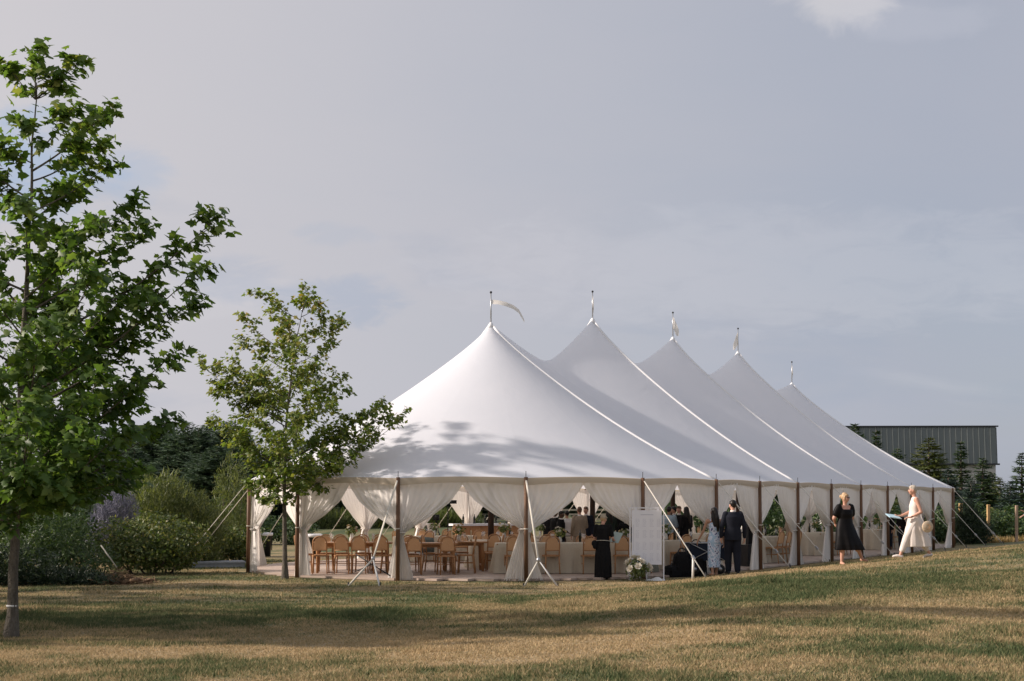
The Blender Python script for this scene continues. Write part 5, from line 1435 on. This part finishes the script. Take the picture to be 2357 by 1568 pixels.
# ---- shrubs
M_SHRUB = foliage('shrub_leaf', [(0, (.045, .072, .022)), (.55, (.09, .125, .036)), (.9, (.18, .19, .062)), (1, (.28, .24, .085))], .3)
M_HEDGE = foliage('dark_shrub_leaf', [(0, (.03, .06, .025)), (.6, (.058, .10, .036)), (1, (.11, .155, .055))], .25)
M_YEW = foliage('yew_needle', [(0, (.012, .028, .014)), (.6, (.024, .044, .02)), (1, (.05, .075, .032))], .12)
M_REED = foliage('feathery_shrub', [(0, (.06, .085, .03)), (.6, (.115, .14, .05)), (1, (.21, .22, .085))], .32)
M_SAGEFL = foliage('lavender_flower', [(0, (.14, .145, .18)), (.6, (.22, .22, .275)), (1, (.30, .295, .35))], .2, tcol=(1, 1, 1.1))
def shrub(name, label, cx, cy, zb, lobes, n, size, m, seed, kind='oval', upright=0.0, group=None, width=1.0, stems=5, cat='shrub'):
    """lobes: (dx, dy, dz, rx, ry, rz)"""
    r = np.random.default_rng(seed); t = tag(empty(name, (cx, cy, zb)), label, cat, group)
    lob = np.array(lobes, dtype=float); vol = lob[:, 3]*lob[:, 5]; w = vol/vol.sum()
    k = r.choice(len(lob), n, p=w)
    d = r.normal(size=(n, 3)); d /= np.linalg.norm(d, axis=1)[:, None]
    rad = r.random((n, 1))**.30
    bump = 1 + .13*np.sin(d[:, :1]*7 + seed) * np.cos(d[:, 2:]*6 + k[:, None]) + .07*np.sin(d[:, 1:2]*13 + k[:, None])
    p = lob[k, :3] + d*lob[k, 3:]*rad*bump
    p[:, 2] = np.maximum(p[:, 2], .02 + .08*r.random(n))
    nor = d*.8 + r.normal(size=(n, 3))*.6 + np.array([0, 0, .35])
    dr = d*.6 + r.normal(size=(n, 3))*.5 + np.array([0, 0, upright])
    if upright > .8: nor = r.normal(size=(n, 3)) + d*.3
    V, F_, rn = leaf_tris(p, nor, size*(.6 + .8*r.random(n)), r, kind, dr, width)
    link('foliage', fast_mesh('foliage', V, F_, rn), m, t)
    rd_ = random.Random(seed); mb = MB()
    for q in range(stems):
        l = lob[q % len(lob)]; a = rd_.uniform(0, 6.28); e = Vector((l[0] + l[3]*.5*math.cos(a), l[1] + l[4]*.5*math.sin(a), l[2] + l[5]*.2))
        mb.tube([(l[0]*.5, l[1]*.5, -.1), (e.x*.8, e.y*.8, e.z*.5), e], [.03, .022, .008], 5)
    mb.obj('stems', M_BARK, t); return t
def at(px, d): x = PX(px, d); return x, d, gzf(x, d)
x, d, z = at(345, 36.5)
shrub('leafy_shrub', 'broad rounded leafy shrub with sunlit top over a dark base', x, d, z, [(-.75, 0, .85, .85, .9, .62), (.1, .1, .95, 1.0, 1.0, .66), (.85, 0, .80, .75, .9, .62), (0, -.3, .5, 1.3, .8, .45)], 9000, .075, M_SHRUB, 41, stems=8)
x, d, z = at(395, 41)
shrub('feathery_shrub', 'tall feathery olive mound behind the leafy shrub', x, d, z, [(-.35, 0, 1.15, 1.2, 1.1, 1.55), (.55, 0, .85, 1.05, 1.0, 1.15), (-.1, -.2, .6, 1.4, .9, .9)], 30000, .17, M_REED, 43, 'needle', 1.1, width=.15)
x, d, z = at(268, 39.5)
shrub('lavender_bush', 'hazy lavender flowering bush beside the feathery mound', x, d, z, [(0, 0, 1.62, .55, .5, .62), (-.25, 0, 1.0, .6, .5, .7)], 6500, .16, M_SAGEFL, 45, 'needle', 1.2, width=.12)
x, d, z = at(120, 33.5)
shrub('evergreen_shrub', 'low spreading dark evergreen behind the tall maple trunk', x, d, z, [(-.8, 0, .55, 1.1, .9, .55), (.5, .1, .45, 1.1, .9, .45), (-.1, .2, 1.0, 1.0, .9, .7)], 8000, .13, M_HEDGE, 47, 'needle', .4, width=.22)
x, d, z = at(130, 31.8)
shrub('juniper_shrub', 'flat dark juniper creeping along the lawn edge', x, d, z, [(-.9, 0, .16, .9, .6, .22), (.2, 0, .18, .9, .6, .24), (.9, -.1, .12, .6, .5, .16)], 5200, .11, M_YEW, 49, 'needle', .5, width=.24)
x, d, z = at(10, 31.5)
shrub('juniper_shrub', 'dark juniper mound at the foot of the broad maple', x, d, z, [(0, 0, .45, 1.3, .8, .5), (-1.2, 0, .6, 1.0, .8, .6)], 5200, .12, M_YEW, 50, 'needle', .5, width=.24)
x, d, z = at(60, 36)
shrub('dark_shrub', 'tall dark shrub filling the bed behind the maples', x, d, z, [(-1.2, 0, 1.2, 1.3, 1.0, 1.2), (.6, 0, 1.1, 1.2, 1.0, 1.05), (-.3, .3, 1.8, 1.2, 1.0, .9)], 9000, .09, M_HEDGE, 51)
x, d, z = at(250, 43.5)
shrub('dark_shrub', 'dark hedge shrub rising behind the lavender bush', x, d, z, [(-1.6, 0, 1.3, 1.5, 1.1, 1.4), (.1, 0, 1.2, 1.4, 1.1, 1.3)], 8000, .10, M_HEDGE, 52)
x, d, z = at(535, 48)
shrub('columnar_shrub', 'upright olive evergreen shrub left of the tent corner', x, d, z, [(0, 0, 1.6, .72, .7, 1.75), (.1, 0, .8, .9, .8, .9)], 6500, .16, M_REED, 53, 'needle', 1.0, width=.16)
x, d, z = at(520, 44)
shrub('dark_shrub', 'rounded green shrub at the tent corner behind the guy ropes', x, d, z, [(-.3, 0, .6, .8, .7, .6), (.5, .2, .55, .7, .7, .55)], 5000, .085, M_SHRUB, 54)
x, d, z = at(640, 62)
shrub('dark_shrub', 'green shrub seen between the first two curtains', x, d, z, [(-.9, 0, .7, 1.1, .9, .7), (.6, .2, .6, 1.1, .9, .65), (-1.8, .4, .9, .9, .9, .9)], 5500, .11, M_HEDGE, 55)
for k, (px, d, lb) in enumerate(((760, 98, 'tall meadow grass behind the cane chairs'), (880, 101, 'tall meadow grass behind the far-side curtains'), (1010, 104, 'tall meadow grass behind the camera tripod'))):
    x, d, z = at(px, d)
    shrub('meadow_grass', lb, x, d, z, [(0, 0, .35, 3.2, 1.2, .75)], 3800, .55, M_REED, 60+k, 'needle', 1.5, group='meadow clumps', width=.10, cat='grass', stems=1)
# right side
x, d, z = at(2236, 61); 
shrub('yew_shrub', 'dark green yew at the far rounded end of the tent', x, d, z-.1, [(0, 0, .75, .85, .8, .85), (-.15, 0, 1.3, .5, .5, .75), (.3, .1, .5, .7, .7, .55)], 7500, .13, M_YEW, 71, 'needle', .9, width=.24)
x, d, z = at(2312, 70)
shrub('leafy_shrub', 'light green leafy shrub between the stake and the fence post', x, d, z-.15, [(-.5, 0, .8, .9, .8, .9), (.4, 0, .65, .8, .8, .75)], 5000, .11, M_SHRUB, 72)
x, d, z = at(2180, 66)
shrub('leafy_shrub', 'green shrub seen through the last open bay of the tent', x, d, z-.1, [(0, 0, .8, 1.0, .8, .9), (-1.1, 0, .7, .8, .8, .8)], 4200, .11, M_HEDGE, 73)
x, d, z = at(2120, 68)
shrub('dark_shrub', 'dark hedge closing the view behind the far bays', x, d, z-.1, [(-2, 0, .9, 1.6, .9, 1.1), (.3, 0, .9, 1.5, .9, 1.1), (2.2, 0, .9, 1.6, .9, 1.1), (4.4, 0, .8, 1.4, .9, 1.0)], 9000, .13, M_HEDGE, 74)
x, d, z = at(1700, 78)
shrub('dark_shrub', 'hedge behind the middle of the tent', x, d, z-.1, [(-3, 0, .9, 2.4, .9, 1.2), (1, 0, .9, 2.4, .9, 1.2), (5, 0, .9, 2.4, .9, 1.2)], 8000, .16, M_HEDGE, 75)
x, d, z = at(2300, 64.5)
shrub('straw_clump', 'strip of dry straw-coloured grass in front of the leafy shrub', x, d, z-.03, [(-.6, 0, .05, 1.0, .4, .22), (.9, 0, .05, 1.1, .4, .2)], 2600, .20, foliage('dry_grass', [(0, (.22, .15, .07)), (1, (.42, .30, .15))], .3), 76, 'needle', 1.6, width=.12, cat='grass', stems=1)
# twig pile and mulch in the bed
x, d, z = at(270, 32.0); rd = random.Random(3); mb = MB()
for k in range(260):
    a = rd.uniform(0, 6.28); u = rd.gauss(0, .42); v = rd.gauss(0, .25); hh = max(.02, .30*math.exp(-(u*u/.18+v*v/.08))*rd.random() + .02)
    l = rd.uniform(.12, .42); e = rd.uniform(-.3, .5); mb.tube([(u, v, hh), (u + l*math.cos(a)*.5, v + l*math.sin(a)*.5, hh + l*e*.5 + .03), (u + l*math.cos(a), v + l*math.sin(a), max(.01, hh + l*e))], [.008, .007, .003], 4)
for k in range(46):
    u = rd.gauss(0, .4); v = rd.gauss(0, .2); mb.ell((u, v, .05+.05*rd.random()), (.10, .08, .05), Matrix.Rotation(rd.random()*3, 3, 'Z'), 6, 4)
tag(mb.obj('brush_pile', M_TWIG, None, (x, d, z)), 'heap of cut brown twigs lying in front of the leafy shrub', 'brush pile')
tag(MB().tube([P(232, 1255, 33.2), P(268, 1306, 33.2)], .016, 6).obj('garden_stake', M_STRAP), 'pale wooden stick leaning in the shrub bed over the twig heap', 'stick')

# ------------------------------------------------------------------ fence far behind the meadow
t = tag(empty('rail_fence', (0, 118, gzf(-10, 118))), 'pale wooden rail fence across the meadow behind the tent', 'fence')
M_RAIL = mat('pale_rail', (.42, .36, .27), .8, noise=(3, (.50, .44, .34)))
for k in range(13):
    xx = -21 + 3.0*k; MB().box((xx, 0, .6), (.14, .14, 1.25)).obj('post', M_RAIL, t)
    if k < 12:
        for zz in (.35, .75, 1.12): MB().box((xx+1.5, .09, zz), (3.0, .05, .14)).obj('rail', M_RAIL, t)
# ------------------------------------------------------------------ barn with grey metal roof
bd_ = 105.0; xl, xr = PX(1900, bd_), PX(2297, bd_)
zr, ze = CAMZ + (HOR-982)/FPX*bd_, CAMZ + (HOR-1064)/FPX*bd_
M_SEAM = mat('grey_metal_roof', (.15, .172, .168), .5, noise=(1.2, (.18, .20, .195), (1, 1, .2)), metal=.1)
M_BWALL = mat('white_siding', (.60, .58, .55), .7, noise=(1, (.52, .50, .47), (1, 1, .3)))
M_TRIM = mat('dark_trim', (.03, .033, .036), .5)
W_ = xr - xl; barn = tag(empty('barn', ((xl+xr)/2, bd_, 0), -.035), 'white barn with a steep grey standing-seam metal roof behind the evergreens', 'building')
dep = 9.0; back = .35   # the lower roof slope is nearly upright, gambrel fashion
def bquad(name, pts, m, par): return MB().add(pts, [tuple(range(len(pts)))], False).obj(name, m, par)
MB().box((0, dep/2 + .25, (ze-.02)/2), (W_-.3, dep, ze+.02)).obj('wall', M_BWALL, barn)
for k in range(int(W_/.42)):       # roof pans with standing ribs between them
    x0 = -W_/2 + .42*k; x1 = min(x0+.42, W_/2)
    mb = MB(); n_ = Vector((0, -1, .1))
    a = Vector((x0, 0, ze-.12)); b_ = Vector((x1, 0, ze-.12)); c = Vector((x1, back, zr)); dd = Vector((x0, back, zr))
    o = Vector((0, .06, 0)); mb.add([a, b_, c, dd, a+o, b_+o, c+o, dd+o], [(0, 1, 2, 3), (5, 4, 7, 6), (1, 0, 4, 5), (3, 2, 6, 7), (2, 1, 5, 6), (0, 3, 7, 4)], False)
    pan = mb.obj('roof_pan', M_SEAM, barn)
    MB().add([a + Vector((-.02, -.07, 0)), a + Vector((.02, -.07, 0)), dd + Vector((.02, -.07, 0)), dd + Vector((-.02, -.07, 0)), a + Vector((-.02, .01, 0)), a + Vector((.02, .01, 0)), dd + Vector((.02, .01, 0)), dd + Vector((-.02, .01, 0))],
             [(0, 1, 2, 3), (1, 0, 4, 5), (3, 2, 6, 7), (2, 1, 5, 6), (0, 3, 7, 4)], False).obj('rib', M_SEAM, pan)
MB().add([Vector((-W_/2, back+.02, zr)), Vector((W_/2, back+.02, zr)), Vector((W_/2, dep/2, zr+.05)), Vector((-W_/2, dep/2, zr+.05)), Vector((W_/2, dep, zr)), Vector((-W_/2, dep, zr)), Vector((W_/2, dep+.3, ze)), Vector((-W_/2, dep+.3, ze))], [(0, 1, 2, 3), (3, 2, 4, 5), (5, 4, 6, 7)], False).obj('upper_roof', M_SEAM, barn)
for sx in (-1, 1):
    MB().add([Vector((sx*(W_/2-.06), .1, ze-.1)), Vector((sx*(W_/2-.06), back+.05, zr-.05)), Vector((sx*(W_/2-.06), dep/2, zr-.02)), Vector((sx*(W_/2-.06), dep, zr-.05)), Vector((sx*(W_/2-.06), dep+.2, ze-.1))], [(0, 1, 2, 3, 4)], False).obj('gable', M_BWALL, barn)
MB().box((0, back-.02, zr+.03), (W_+.1, .14, .10)).obj('ridge_trim', M_TRIM, barn)
MB().box((0, -.05, ze-.16), (W_+.1, .10, .12)).obj('gutter', M_TRIM, barn)
for k in range(5):
    xx = W_/2 - 1.2 - 2.3*k; wf = MB().box((xx, .22, ze-1.5), (.9, .08, 1.2)).obj('window', M_WHITE, barn)
    MB().box((xx, .17, ze-1.5), (.76, .03, 1.06)).obj('pane', mat('window_glass', (.03, .04, .05), .1, spec=.6) if k == 0 else MATS['window_glass'], wf)

# ------------------------------------------------------------------ posts and stakes on the right
def post(px, d, y0, y1, w, label, m, lean=0.0):
    b0 = P(px, y1, d); b1 = P(px, y0, d); g_ = gzf(b0.x, d); h = b1.z - g_
    t = tag(empty('wooden_post', (b0.x, d, g_), .2), label, 'post', 'posts by the shrubs')
    MB().box((0, 0, h/2-.1), (w, w, h+.2), None, .94).obj('shaft', m, t); MB().box((0, 0, h+.012), (w*1.15, w*1.15, .025), None, .7).obj('cap', m, t); return t
M_TANP = mat('tan_post', (.42, .27, .12), .8, noise=(8, (.50, .33, .16), (1, 1, .2)))
M_GRYP = mat('weathered_post', (.34, .24, .165), .8, noise=(8, (.42, .31, .22), (1, 1, .2)))
post(2275, 63, 1163, 1230, .12, 'bright tan wooden stake in front of the dark spruce', M_TANP)
post(2340, 60, 1165, 1246, .10, 'weathered wooden fence post beside the lawn\'s straw strip', M_GRYP)
post(2211, 66, 1160, 1215, .14, 'short tan post half hidden by the yew', M_TANP)
post(2292, 70, 1182, 1225, .09, 'thin pale stake standing among the leafy shrub', M_GRYP)
